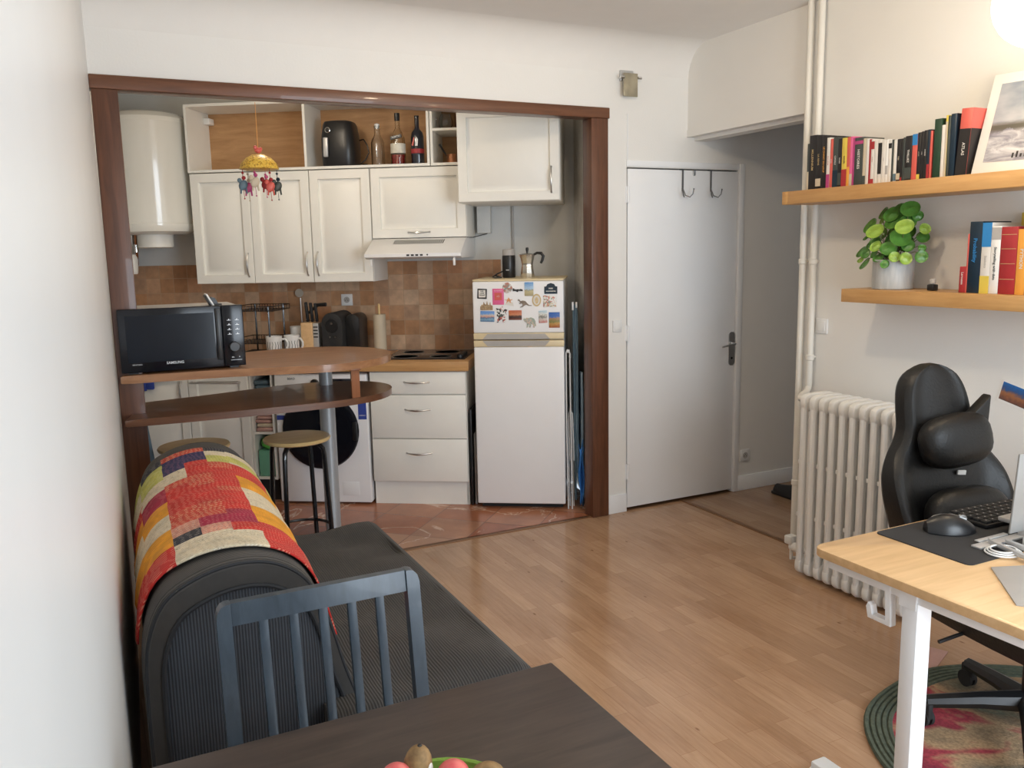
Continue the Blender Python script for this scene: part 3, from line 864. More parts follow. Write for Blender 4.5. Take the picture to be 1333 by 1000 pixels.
# things on the open shelf
zS = 2.1505
O = (-.215, .33, zS)
t = thing('air_fryer', 'black air fryer with a silver handle on the open shelf', 'air fryer', 'K', O)
mb = MB(O).mat('black')
rings = []
for z, s_ in ((0, .93), (.01, .98), (.12, 1.0), (.20, .97), (.262, .88), (.28, .80), (.286, .6)):
    ring = []
    for k in range(32):
        a = 2*PI*k/32; cxx = math.copysign(abs(math.cos(a))**.55, math.cos(a)); cyy = math.copysign(abs(math.sin(a))**.55, math.sin(a))
        ring.append((-.215+.113*s_*cxx, .33+.115*s_*cyy, zS+z))
    rings.append(ring)
mb.loft(rings); part(mb, 'body', t)
mb = MB(O).mat('alu'); mb.box(-.288, -.258, .185, .206, zS+.055, zS+.175, .006, rot=ZR(math.radians(1.5), 3, 'Y')); part(mb, 'basket_handle', t, 'silver basket handle')
mb = MB(O).mat('chrome'); mb.lathe([(.016, .0), (.018, -.003), (.013, -.006), (.010, -.003)], (-.262, .215, zS+.222), 20, 'y'); mb.mat('black'); mb.cyl((-.262, .208, zS+.222), .010, .008, 16, 'y'); part(mb, 'dial', t)
mb = MB(O).mat('blackmetal'); mb.tube([(-.10, .36, zS+.17), (-.07, .35, zS+.175), (-.045, .34, zS+.14), (-.035, .34, zS+.09), (-.06, .34, zS+.045), (-.09, .33, zS+.02), (-.055, .32, zS+.012), (-.04, .30, zS+.012)], .004, 6); part(mb, 'power_cord', t)

def bottle(name, label, cat, x, y, z0, prof, m, parts_, grp='bottles on the open kitchen shelf'):
    O = (x, y, z0); t = thing(name, label, cat, 'K', O, grp)
    mb = MB(O).mat(m); mb.lathe(prof, (x, y, z0), 28); part(mb, 'bottle_body', t)
    for nm, pf, mm, lab in parts_:
        mb = MB(O).mat(mm); mb.lathe(pf, (x, y, z0), 28); p_ = part(mb, nm, t, lab)
    return t
bottle('glass_carafe', 'clear ribbed glass carafe beside the air fryer', 'carafe', .030, .32, zS, [(0, 0), (.042, 0), (.043, .01), (.043, .145), (.038, .16), (.024, .185), (.019, .20), (.021, .25), (.016, .25), (.016, .20), (.035, .155), (.039, .14), (.039, .01), (0, .008)], 'clear', [('stopper', [(.0, .235), (.014, .235), (.017, .262), (0, .268)], 'white', None)])
for k in range(10):
    pass
t = bottle('liquor_bottle', 'tall clear liquor bottle with a pale label and red liquid', 'bottle', .163, .32, zS, [(0, 0), (.046, 0), (.048, .01), (.047, .13), (.044, .17), (.030, .205), (.016, .23), (.0145, .28), (.012, .28), (.013, .23), (.028, .20), (.040, .17), (.043, .12), (.043, .008), (0, .008)], 'amberglass', [('liquid', [(0, .009), (.0425, .009), (.0425, .065), (0, .065)], 'redliq', 'red liquid'), ('label_band', [(.0475, .075), (.0485, .075), (.0480, .135), (.047, .135)], 'label', 'pale paper label'), ('screw_cap', [(0, .278), (.017, .278), (.017, .325), (0, .326)], 'black', 'black cap')])
mb = MB((.163, .32, zS)).mat('black')
mb.prism([(.163-.036, .270, zS+.155), (.163+.036, .270, zS+.170), (.163+.036, .270, zS+.192), (.163-.036, .270, zS+.175)], (0, .012, 0))
mb.mat('white'); mb.text('PORTO', .016, lambda x, y, d_: (.163+x, .2695-d_, zS+.1735+y+.2*x)); part(mb, 'name_band', t, 'black name band')
t = bottle('wine_bottle', 'dark wine bottle at the right end of the open shelf', 'bottle', .290, .32, zS, [(0, 0), (.040, 0), (.042, .008), (.0415, .175), (.036, .20), (.018, .222), (.0145, .235), (.0145, .30), (0, .30)], 'winebottle', [('capsule', [(0, .297), (.0155, .297), (.0155, .30), (.0150, .305), (0, .306)], 'black', None), ('red_band', [(.0425, .07), (.043, .07), (.043, .098), (.0425, .098)], 'red', 'dark red label band')])
mb = MB((.29, .32, zS)).mat('white'); mb.prism([(.283, .276, zS+.115), (.300, .276, zS+.115), (.304, .276, zS+.155), (.294, .276, zS+.172), (.287, .276, zS+.15)], (0, .003, 0)); mb.mat('coral'); mb.prism([(.262, .279, zS+.12), (.272, .278, zS+.115), (.281, .277, zS+.165), (.275, .278, zS+.17)], (0, .003, 0)); part(mb, 'figure_print', t, 'white and red figure print')
O = (.505, .34, zS)
t = thing('cezve', 'small copper coffee pot with a long handle in the small open unit', 'coffee pot', 'K', O)
mb = MB(O).mat('copper'); mb.lathe([(0, 0), (.034, 0), (.036, .006), (.030, .045), (.033, .062), (.030, .062), (.027, .045), (.032, .01), (0, .008)], (.505, .34, zS), 24); part(mb, 'pot', t)
mb = MB(O).mat('black'); mb.tube([(.475, .34, zS+.055), (.455, .33, zS+.085), (.432, .32, zS+.125)], [.004, .006, .007], 8); part(mb, 'long_handle', t)
O = (.475, .33, 2.3605)
t = thing('glass_teapot', 'clear round glass jug on the upper tier of the small open unit', 'jug', 'K', O)
mb = MB(O).mat('clear'); mb.lathe([(0, 0), (.030, .0), (.044, .03), (.046, .055), (.036, .085), (.030, .098), (.028, .098), (.034, .084), (.043, .055), (.041, .03), (.028, .004), (0, .004)], (.475, .33, 2.3605), 24); part(mb, 'jug_body', t)
mb = MB(O).mat('clear'); mb.tube([(.43, .33, 2.44), (.415, .33, 2.43), (.414, .33, 2.40), (.432, .33, 2.385)], .004, 8); part(mb, 'handle', t)
mb = MB((.545, .36, 2.3605)).mat('copper'); mb.lathe([(0, 0), (.022, 0), (.024, .09), (.022, .1), (0, .1)], (.552, .36, 2.3605), 20)
tag(mb.build('spice_jar', None, 'K'), 'brown jar beside the glass jug in the small open unit', 'jar')

# ------------------------------------------------------------------ fridge
O = (.955, .2, 0)
t = thing('fridge', 'white two-door fridge freezer with yellowed cream trim and magnets', 'fridge', 'K', O)
fx0, fx1, fy = .684, 1.234, -.085
mb = MB(O).mat('appl'); mb.box(fx0+.004, fx1-.004, fy+.055, .49, .03, 1.416, .006); part(mb, 'body', t)
mb = MB(O).mat('cream'); mb.box(fx0, fx1, fy+.006, .50, 1.4165, 1.428, .004); part(mb, 'top_panel', t, 'yellowed cream top')
mb = MB(O).mat('appl'); mb.box(fx0, fx1, fy, fy+.05, 1.105, 1.4155, .008, 3); part(mb, 'freezer_door', t)
mb = MB(O).mat('appl'); mb.box(fx0, fx1, fy, fy+.05, .035, 1.020, .008, 3); part(mb, 'fridge_door', t)
for z0, z1, lab in ((1.066, 1.104, 'upper'), (1.021, 1.060, 'lower')):
    mb = MB(O).mat('cream'); mb.box(fx0, fx1, fy-.001, fy+.05, z0, z1, .004)
    mb.mat('greyplast')
    zi, zo = (z0+.002, z1-.004) if lab == 'upper' else (z1-.002, z0+.004)
    mb.prism([(fx0+.055, fy-.003, zi), (fx0+.085, fy-.003, zo), (fx1-.115, fy-.003, zo), (fx1-.085, fy-.003, zi)], (0, .004, 0))
    part(mb, 'handle_strip', t, 'yellowed cream handle strip with grey recess')
mb = MB(O).mat('matteblack'); mb.box(fx0+.02, fx1-.02, fy+.06, .48, .0, .034); part(mb, 'foot_plinth', t)

MY = fy-.0035
G = 'fridge magnets on the freezer door'
def plate(name, label, x, z, w, h, m, extra=None, bev=.002, rot=0, cat='magnet'):
    """x,z is the top-left corner"""
    mb = MB((x+w/2, MY, z-h/2)).mat(m)
    mb.box(x, x+w, MY, fy, z-h, z, bev, rot=ZR(rot, 3, 'Y') if rot else None)
    if extra: extra(mb, x, z, w, h)
    return tag(mb.build(name, None, 'K'), label, cat, G)
def outline_magnet(name, label, x, z, w, h, pts, m, extra=None, cat='magnet'):
    mb = MB((x+w/2, MY, z-h/2)).mat(m)
    mb.prism([(x+u*w, MY, z-h+v*h) for u, v in pts], (0, .0035, 0))
    if extra: extra(mb, x, z, w, h)
    return tag(mb.build(name, None, 'K'), label, cat, G)
def lines(mb, x, z, w, h):
    mb.mat('bookwhite'); mb.box(x+.008, x+w-.008, MY-.0006, MY, z-h+.008, z-.008)
    mb.mat('bookblack')
    for i, s_ in enumerate(('LIVE', 'LOVE', 'TODAY')): mb.text(s_, .010, lambda a, b, d_, i=i: (x+w/2+a, MY-.0008-d_, z-.015-i*.012+b), bold=.0004)
plate('list_magnet', 'square black framed magnet with three words at the freezer door top left', 0.714, 1.374, 0.058, 0.060, 'bookblack', lines, rot=math.radians(3))
def pinkx(mb, x, z, w, h):
    mb.mat('coral'); mb.box(x+.012, x+w-.012, MY-.0006, MY, z-h*.72, z-h*.25)
    mb.mat('bookwhite'); mb.text('LE VOYAGE', .009, lambda a, b, d_: (x+w/2+a, MY-.0008-d_, z-.012+b)); mb.text('ICI', .014, lambda a, b, d_: (x+w/2+a, MY-.0012-d_, z-h*.48+b))
plate('poster_magnet', 'tall pink and coral poster magnet on the freezer door', 0.806, 1.373, 0.069, 0.096, 'pink', pinkx)
def disc_pts(n=20, jit=0, seed=1):
    rnd = random.Random(seed)
    return [(.5+.5*math.cos(2*PI*i/n)*(1-jit*rnd.random()), .5+.5*math.sin(2*PI*i/n)*(1-jit*rnd.random())) for i in range(n)]
M['mg_round'] = mosaic('mg_round', [(.7, .7, .68), (.45, .20, .15), (.25, .30, .28), (.6, .5, .45)], 90)
outline_magnet('round_magnet', 'round multicoloured magnet near the top centre of the freezer door', 0.865, 1.410, 0.063, 0.066, disc_pts(18, .12), M['mg_round'])
mb = MB((.99, MY, 1.355)).mat('bookblack'); mb.text('Bogota', .021, lambda a, b, d_: (0.959+a, MY-.0005, 1.364+b), bold=.0012); mb.text('Bogota', .021, lambda a, b, d_: (0.959+a, MY+.002, 1.364+b), bold=.0012)
tag(mb.build('word_magnet', None, 'K'), 'black lettering magnet reading Bogota beside the tower magnet', 'magnet', G)
M['mg_tower'] = banded('mg_tower', [(0, (.45, .38, .22)), (.35, (.60, .52, .30)), (.45, (.30, .28, .22)), (.5, (.45, .62, .78)), (1, (.10, .28, .60))], 2, 12, .5, jitter=.5, jscale=120)
plate('tower_magnet', 'upright city view magnet with blue sky at the top of the freezer door', 1.000, 1.409, 0.054, 0.082, M['mg_tower'])
def navx(mb, x, z, w, h):
    mb.mat('bookwhite'); mb.text('PARIS', .010, lambda a, b, d_: (x+w/2+a, MY-.0006-d_, z-h*.50+b), bold=.0005); mb.text('MONTMARTRE', .0085, lambda a, b, d_: (x+w/2+a, MY-.0006-d_, z-h*.76+b), bold=.0004)
outline_magnet('plaque_magnet', 'navy street plaque shaped magnet at the freezer door top right', 1.119, 1.402, 0.078, 0.064, [(0, 0), (1, 0), (1, .68), (.85, .70), (.76, .90), (.5, 1), (.24, .90), (.15, .70), (0, .68)], 'navy', navx)
M['mg_gold'] = two_noise('mg_gold', [(.55, .38, .16), (.75, .62, .40)], 70)
def ovx(mb, x, z, w, h):
    mb.mat('bookwhite'); mb.prism([(x+w*(.5+.38*math.cos(a)), MY-.0006, z-h*(.5+.38*math.sin(a))) for a in [i*2*PI/20 for i in range(20)]], (0, .0005, 0))
    mb.mat(M['mg_gold']); mb.prism([(x+w*(.5+.2*math.cos(a)), MY-.0012, z-h*(.52+.27*math.sin(a))) for a in [i*2*PI/12 for i in range(12)]], (0, .0005, 0))
outline_magnet('oval_magnet', 'oval gilt framed magnet right of the kangaroo', 1.045, 1.339, 0.054, 0.075, disc_pts(24), 'gold', ovx)
M['mg_white'] = mosaic('mg_white', [(.78, .77, .74), (.78, .77, .74), (.6, .25, .2), (.78, .77, .74), (.3, .35, .3), (.7, .6, .4)], 130)
plate('sketch_magnet', 'white card magnet with small drawings below the navy plaque', 1.111, 1.329, 0.080, 0.069, M['mg_white'])
st = []
for i in range(10):
    a = PI/2+i*PI/5; rr_ = .5 if i % 2 == 0 else .2; st.append((.45+rr_*math.cos(a), .62+rr_*.8*math.sin(a)))
M['mg_star'] = mosaic('mg_star', [(.6, .2, .1), (.75, .35, .12), (.7, .65, .55)], 140)
def stx(mb, x, z, w, h):
    mb.mat('bookwhite'); mb.prism([(x, MY+.001, z-h*.82), (x+w, MY+.001, z-h*1.02), (x+w*.9, MY+.001, z-h*.6), (x+w*.3, MY+.001, z-h*.55)], (0, .002, 0))
outline_magnet('starfish_magnet', 'red and orange starfish magnet below the round magnet', 0.879, 1.322, 0.055, 0.054, st, M['mg_star'], stx)
kang = [(0, .80), (.08, .92), (.16, .86), (.22, .70), (.38, .78), (.56, .70), (.66, .50), (.80, .28), (1, .24), (.98, .18), (.78, .18), (.60, .30), (.50, .22), (.36, .06), (.20, 0), (.16, .05), (.34, .18), (.36, .38), (.28, .44), (.18, .40), (.10, .46), (.20, .55), (.12, .72)]
M['mg_kanga'] = two_noise('mg_kanga', [(.12, .09, .07), (.32, .26, .21)], 60)
outline_magnet('kangaroo_magnet', 'grey brown kangaroo shaped magnet in the middle of the freezer door', 0.956, 1.313, 0.087, 0.055, kang, M['mg_kanga'])
sky_ = [(0, 0), (1, 0), (1, .42), (.92, .55), (.86, .5), (.80, .9), (.72, .55), (.62, .6), (.55, 1), (.47, .6), (.38, .65), (.28, .92), (.22, .55), (.12, .62), (.06, .45), (0, .4)]
M['mg_sand'] = two_noise('mg_sand', [(.20, .12, .06), (.52, .38, .22)], 90)
outline_magnet('cathedral_magnet', 'sandy cathedral skyline magnet above the blue harbour magnet', 0.730, 1.300, 0.076, 0.055, sky_, M['mg_sand'])
M['mg_sea'] = banded('mg_sea', [(0, (.06, .14, .32)), (.25, (.25, .42, .55)), (.38, (.08, .16, .30)), (.5, (.62, .35, .28)), (.62, (.60, .52, .45)), (.7, (.15, .32, .65)), (1, (.10, .24, .58))], 2, 14, .5, jitter=.35, jscale=90)
plate('harbour_magnet', 'wide blue harbour picture magnet at the lower left of the freezer door', 0.729, 1.239, 0.086, 0.064, M['mg_sea'], rot=math.radians(1.5))
cow = [(.1, 0), (.35, .02), (.42, .18), (.55, .16), (.62, .0), (.88, .04), (.80, .30), (.92, .5), (.86, .62), (1, .78), (.85, .88), (.66, .84), (.6, 1), (.4, .96), (.3, .84), (.08, .9), (0, .76), (.14, .62), (.06, .48), (.2, .32)]
M['mg_cow'] = mosaic('mg_cow', [(.80, .79, .77), (.80, .79, .77), (.04, .04, .04), (.80, .79, .77), (.1, .12, .1), (.5, .12, .1)], 110)
outline_magnet('cow_magnet', 'black and white spotted animal magnet between two picture magnets', 0.821, 1.267, 0.074, 0.098, cow, M['mg_cow'])
M['mg_sun'] = banded('mg_sun', [(0, (.30, .10, .07)), (.3, (.05, .03, .03)), (.42, (.10, .05, .04)), (.55, (.60, .24, .12)), (.75, (.50, .14, .06)), (1, (.42, .10, .05))], 2, 15, .5, jitter=.25, jscale=90)
plate('sunset_magnet', 'orange and brown sunset picture magnet below the kangaroo', 0.902, 1.242, 0.079, 0.058, M['mg_sun'])
ele = [(0, .75), (.05, .95), (.12, .85), (.25, .95), (.40, .92), (.62, .98), (.85, .85), (.95, .6), (1, .15), (.90, .12), (.88, .0), (.76, .0), (.76, .25), (.62, .35), (.58, .02), (.44, .0), (.46, .3), (.40, .3), (.36, .03), (.24, .0), (.28, .35), (.24, .5), (.12, .55), (.06, .66)]
M['mg_ele'] = mosaic('mg_ele', [(.35, .42, .34), (.55, .48, .38), (.30, .36, .34), (.6, .4, .36), (.5, .52, .42)], 160)
outline_magnet('elephant_magnet', 'pale patterned elephant magnet at the bottom of the freezer door', 0.990, 1.200, 0.077, 0.063, ele, M['mg_ele'])
M['mg_map'] = banded('mg_map', [(0, (.55, .12, .10)), (.3, (.7, .65, .6)), (.5, (.2, .2, .18)), (.7, (.75, .75, .7)), (1, (.35, .55, .68))], 2, 13, .5, jitter=.6, jscale=110)
plate('street_magnet', 'small upright red and white street picture magnet', 1.083, 1.238, 0.051, 0.073, M['mg_map'], rot=math.radians(-2))
M['mg_fort'] = banded('mg_fort', [(0, (.35, .08, .04)), (.25, (.55, .32, .10)), (.4, (.20, .22, .08)), (.6, (.42, .24, .10)), (.68, (.06, .15, .45)), (1, (.03, .12, .42))], 2, 11, .5, jitter=.4, jscale=90)
plate('town_magnet', 'upright picture magnet of a hill town under deep blue sky at lower right', 1.144, 1.228, 0.066, 0.093, M['mg_fort'])

# on top of the fridge
O = (.876, .2, 1.4285)
t = thing('coffee_grinder', 'black cylindrical coffee grinder with a smoky lid on the fridge', 'grinder', 'K', O)
mb = MB(O).mat('black'); mb.lathe([(0, 0), (.038, 0), (.041, .005), (.042, .135), (.040, .14), (0, .14)], O, 28); part(mb, 'body', t)
mb = MB(O).mat('greyplast'); mb.lathe([(.040, .14), (.0405, .17), (.036, .178), (0, .18)], O, 28); part(mb, 'lid', t, 'smoky translucent lid')
mb = MB(O).mat('alu'); mb.box(.862, .882, .2-.0425, .2-.0418, 1.475, 1.480); part(mb, 'name_mark', t)
mb = MB(O).mat('black'); mb.tube([(.84, .18, 1.47), (.81, .13, 1.455), (.785, .10, 1.437), (.80, .08, 1.434), (.84, .10, 1.434), (.83, .13, 1.434), (.80, .12, 1.445)], .0045, 6); part(mb, 'power_cord', t)
O = (.993, .2, 1.4285)
t = thing('moka_pot', 'silver stovetop moka pot with black handle on the fridge', 'coffee pot', 'K', O)
mb = MB(O).mat('chrome'); mb.lathe([(0, 0), (.043, 0), (.045, .004), (.037, .058), (.036, .07)], O, 8); part(mb, 'boiler', t)
mb = MB(O).mat('chrome'); mb.lathe([(.036, .07), (.034, .078), (.036, .09), (.048, .142), (.044, .146), (.0, .155)], O, 8); mb.prism([(.955, .195, 1.545), (.955, .205, 1.545), (.935, .20, 1.572), (.952, .20, 1.575)], (.004, 0, .0)); part(mb, 'pot', t)
mb = MB(O).mat('black'); mb.lathe([(.005, .155), (.007, .162), (.010, .175), (.008, .186), (0, .187)], O, 12); part(mb, 'lid_knob', t)
mb = MB(O).mat('black'); mb.tube([(1.032, .2, 1.568), (1.055, .2, 1.580), (1.082, .2, 1.578), (1.094, .2, 1.560), (1.088, .2, 1.535), (1.078, .2, 1.515)], [.007, .008, .010, .010, .009, .007], 8); part(mb, 'handle', t)

# drying rack, ironing board, blue cloth
O = (1.262, -.05, 0)
t = thing('drying_rack', 'folded white metal clothes airer leaning beside the fridge', 'airer', 'K', O)
for k, (dx, z0, z1) in enumerate(((0, .0, 1.0), (.012, .30, .62), (.008, 0, .58))):
    mb = MB(O).mat('white')
    x0, x1 = 1.244+dx, 1.262+dx+.008
    yy = -.06+.03*k
    mb.tube([(x0+.006, yy, z0), (x0, yy, (z0+z1)/2), (x0, yy, z1-.02), (x0+.008, yy, z1), (x1-.004, yy, z1-.02), (x1, yy, (z0+z1)/2), (x1+.004, yy, z0)], .004, 6)
    mb.tube([(x0+.004, yy+.35, z0), (x0, yy+.36, z1-.02), (x1-.004, yy+.36, z1-.02), (x1+.004, yy+.35, z0)], .004, 6)
    for q in range(2 if k else 8):
        zq = z0+.1+(z1-z0-.15)*(q/(7 if not k else 1.5))
        mb.tube([(x1, yy, zq), (x1, yy+.36, zq)], .0022, 5)
    part(mb, 'frame', t)
mb = MB(O).mat('white'); mb.box(1.246, 1.266, -.07, -.05, .98, 1.0, .004); part(mb, 'hinge', t)
O = (1.285, .1, 0)
t = thing('ironing_board', 'folded ironing board with blue grey cover standing by the brown post', 'ironing board', 'K', O)
mb = MB(O).mat('boardblue')
q = [(0, .0, .22), (0, .34, .30), (0, .36, .6), (0, .34, .9), (0, .22, 1.15), (0, .10, 1.26), (0, .0, 1.27), (0, -.02, 1.1), (0, -.03, .5)]
mb.prism([(1.300-y*.10, y-.02, z) for x, y, z in q], (.014, 0, 0), .004); part(mb, 'board', t)
mb = MB(O).mat('boardblue'); mb.prism([(1.332-y*.13, y-.05, z*.66+.02) for x, y, z in q], (.012, 0, 0), .003); part(mb, 'sleeve_board', t)
mb = MB(O).mat('tealgrey'); mb.tube([(1.296, -.03, .05), (1.290, -.03, 1.22), (1.292, -.03, 1.265)], .007, 6); mb.tube([(1.312, -.05, .4), (1.308, -.05, 1.25)], .006, 6); part(mb, 'leg_tube', t)
for x in (1.280, 1.302):
    mb = MB(O).mat('white'); mb.box(x, x+.012, -.05, -.03, 1.235, 1.285, .004); part(mb, 'end_cap', t)
mb = MB((1.31, -.12, .05)).mat('bluecloth')
P = []
for i in range(9):
    row = []
    for j in range(9):
        u, v = i/8, j/8
        row.append((1.320+.030*u+.006*math.sin(v*9+u*3), -.09-.03*math.sin(u*7+v*2)*(1-v*.5), .42-.36*v-.03*math.sin(u*9)))
    P.append(row)
mb.grid(P); o = mb.build('blue_cloth', None, 'K'); tag(o, 'bright blue cloth hanging at the foot of the ironing board', 'cloth')
sm = o.modifiers.new('s', 'SOLIDIFY'); sm.thickness = .004

# ================================================================== BAR
O = (-1.75, .2, 0)
t = thing('bar_counter', 'two-tier brown wooden bar with rounded end between living room and kitchen', 'bar', 'A', O)
up = [(-2.60, -.075), (-2.3, -.095), (-2.05, -.13), (-1.85, -.185), (-1.70, -.215), (-1.56, -.19), (-1.43, -.12), (-1.33, -.01), (-1.275, .13), (-1.275, .28), (-1.33, .42), (-1.44, .54), (-1.60, .61), (-1.78, .62), (-1.98, .57), (-2.2, .50), (-2.50, .45)]
lo = [(-2.60, -.17), (-2.3, -.19), (-1.95, -.20), (-1.65, -.185), (-1.47, -.13), (-1.35, -.03), (-1.285, .10), (-1.285, .24), (-1.35, .36), (-1.50, .45), (-1.70, .48), (-1.95, .43), (-2.2, .36), (-2.50, .30)]
def curve2(pts, n=4):
    out = []; m = len(pts)
    for i in range(m):
        if i == m-1 or i == 0: out.append(pts[i]); 
        if i == m-1: break
        p0 = Vector(pts[max(i-1, 0)]); p1 = Vector(pts[i]); p2 = Vector(pts[i+1]); p3 = Vector(pts[min(i+2, m-1)])
        for k in range(1, n+1):
            u = k/n
            q = .5*((2*p1)+(p2-p0)*u+(2*p0-5*p1+4*p2-p3)*u*u+(3*p1-p0-3*p2+p3)*u**3)
            if not (i == m-2 and k == n): out.append((q.x, q.y))
    return out
mb = MB(O).mat('bar'); mb.prism([(x, y, 1.040) for x, y in curve2(up)], (0, 0, .036), .006, True); part(mb, 'upper_board', t)
mb = MB(O).mat('barlow'); mb.prism([(x, y, .860) for x, y in curve2(lo)], (0, 0, .032), .006, True); part(mb, 'lower_board', t, 'dark brown lower board')
mb = MB(O).mat('baredge'); mb.prism([(-1.575, -.165, .892), (-1.530, -.150, .892), (-1.530, -.130, .892), (-1.575, -.145, .892)], (0, 0, .148), .002); mb.box(-1.58, -1.525, -.165, -.05, 1.030, 1.040, .002); part(mb, 'bracket', t, 'reddish wooden spacer')
mb = MB(O).mat('greysteel'); mb.cyl((-1.575, .36, .0), .042, .860, 28); mb.cyl((-1.575, .36, .892), .036, .148, 28); part(mb, 'column', t, 'grey steel column')
mb = MB(O).mat('greysteel'); mb.cyl((-1.575, .36, .0), .08, .01, 28); part(mb, 'base_plate', t)

# microwave
O = (-2.32, .1, 1.0765)
t = thing('microwave', 'black microwave oven on the upper bar board against the left wall', 'microwave', 'A', O)
x0, x1, y0, y1, z0, z1 = -2.592, -2.052, -.060, .30, 1.085, 1.372
mb = MB(O).mat('greyplast'); mb.box(x0+.01, x1-.012, y0+.03, y1, z0, z1-.002, .008); part(mb, 'case', t, 'grey metal case')
mb = MB(O).mat('blackgloss'); mb.box(x0, -2.150, y0, y0+.03, z0, z1, .004, 3)
mb.mat('darkglass'); mb.box(x0+.03, -2.185, y0-.0015, y0, z0+.045, z1-.03)
dr = part(mb, 'door', t)
mb = MB(O).mat('black'); mb.box(-2.178, -2.156, y0-.008, y0, z0+.035, z1-.012, .003); part(mb, 'door_handle', dr, 'dark grey vertical grip strip')
mb = MB(O).mat('alu'); mb.text('SAMSUNG', .0165, lambda a, b, d_: (-2.365+a, y0-.0016-d_, z0+.036+b), bold=.0002); mb.text('MWF300G', .009, lambda a, b, d_: (-2.525+a, y0-.0016-d_, z0+.036+b)); part(mb, 'lettering', dr, 'silver lettering')
mb = MB(O).mat('blackgloss'); mb.box(-2.148, x1, y0, y0+.03, z0, z1, .004, 3); cp = part(mb, 'control_panel', t)
for i in range(2):
    mb = MB(O).mat('alu')
    for j in range(4):
        cx_, cz_ = -2.118+i*.036, z1-.07-j*.022
        mb.box(cx_-.009, cx_+.009, y0-.001, y0, cz_-.0015, cz_+.0005); mb.box(cx_-.002, cx_+.002, y0-.001, y0, cz_, cz_+.006)
    part(mb, 'button_column', cp, 'column of pale grey button symbols')
mb = MB(O).mat('alu')
mb.box(-2.12, -2.07, y0-.001, y0, z0+.028, z0+.0295)
mb.text('30s', .009, lambda a, b, d_: (-2.11+a, y0-.0005-d_, z0+.042+b)); mb.text('0', .009, lambda a, b, d_: (-2.08+a, y0-.0005-d_, z0+.042+b))
part(mb, 'start_lettering', cp, 'pale grey lettering under the knob')
mb = MB(O).mat('black'); mb.cyl((-2.100, y0-.016, z0+.092), .024, .016, 28, 'y', .003); part(mb, 'knob', cp)
for x in (x0+.05, x1-.05):
    mb = MB(O).mat('black'); mb.box(x-.02, x+.02, y0+.03, y1-.03, 1.0765, z0+.002); part(mb, 'foot', t)
# small device on the microwave
O = (-2.175, .02, 1.3725)
t = thing('phone_stand', 'small black stand holding a tilted white edged device on the microwave', 'stand', 'A', O, rz=0)
mb = MB(O).mat('black'); mb.box(-2.190, -2.135, -.01, .05, 1.3725, 1.378, .002); mb.prism([(-2.185, .0, 1.378), (-2.150, .0, 1.378), (-2.165, .0, 1.405), (-2.182, .0, 1.41)], (0, .04, 0)); part(mb, 'stand', t)
mb = MB(O).mat('white'); mb.box(-2.178, -2.170, -.02, .06, 1.374, 1.445, .002, rot=ZR(math.radians(-28), 3, 'Y'), piv=(-2.15, 0, 1.375)); mb.mat('black'); mb.box(-2.186, -2.178, -.018, .058, 1.376, 1.440, .002, rot=ZR(math.radians(-28), 3, 'Y'), piv=(-2.15, 0, 1.375)); part(mb, 'device', t, 'thin device with white edge')

# leaning pole under bar at left
mb = MB((-2.47, .35, 0)).mat('white'); mb.box(-2.50, -2.485, .30, .33, 0, .845, .003, rot=ZR(math.radians(-5), 3, 'Y')); mb.mat('tealgrey'); mb.box(-2.478, -2.452, .30, .34, 0, .84, .004, rot=ZR(math.radians(-6), 3, 'Y'))
tag(mb.build('folded_step_stool', None, 'A'), 'narrow folded grey and white step leaning behind the left brown post', 'step')

# stools
def make_stool(label, cx, cy, zs, rz):
    t = thing('bar_stool', label, 'stool', 'A', (cx, cy, 0), 'round wooden bar stools', rz)
    mb = MB().mat('stoolwood'); mb.lathe([(0, zs-.024), (.160, zs-.024), (.172, zs-.018), (.175, zs-.008), (.170, zs-.001), (.160, zs), (0, zs)], (0, 0, 0), 48); part(mb, 'seat', t)
    for k in range(4):
        a = PI/4+k*PI/2; ca, sa = math.cos(a), math.sin(a)
        mb = MB().mat('blackmetal')
        mb.tube([(ca*.03, sa*.03, zs-.033), (ca*.10, sa*.10, zs-.033), (ca*.125, sa*.125, zs-.04), (ca*.145, sa*.145, zs-.06), (ca*.150, sa*.150, zs-.09), (ca*.162, sa*.162, .3), (ca*.175, sa*.175, 0.0)], .0125, 10)
        part(mb, 'leg', t)
    mb = MB().mat('blackmetal'); mb.tube([(.158*math.cos(i*2*PI/32), .158*math.sin(i*2*PI/32), .14) for i in range(32)], .008, 8, closed=True); part(mb, 'foot_ring', t)
    return t
s1 = make_stool('round bar stool with pale wooden seat and black legs in front of the washing machine', -1.775, .235, .648, .12)
s2 = copy_tree(s1); s2.location = W('A', -2.285, .26, .012); s2.rotation_euler.z += .5
s2['label'] = 'round bar stool mostly hidden behind the futon backrest, below the microwave'

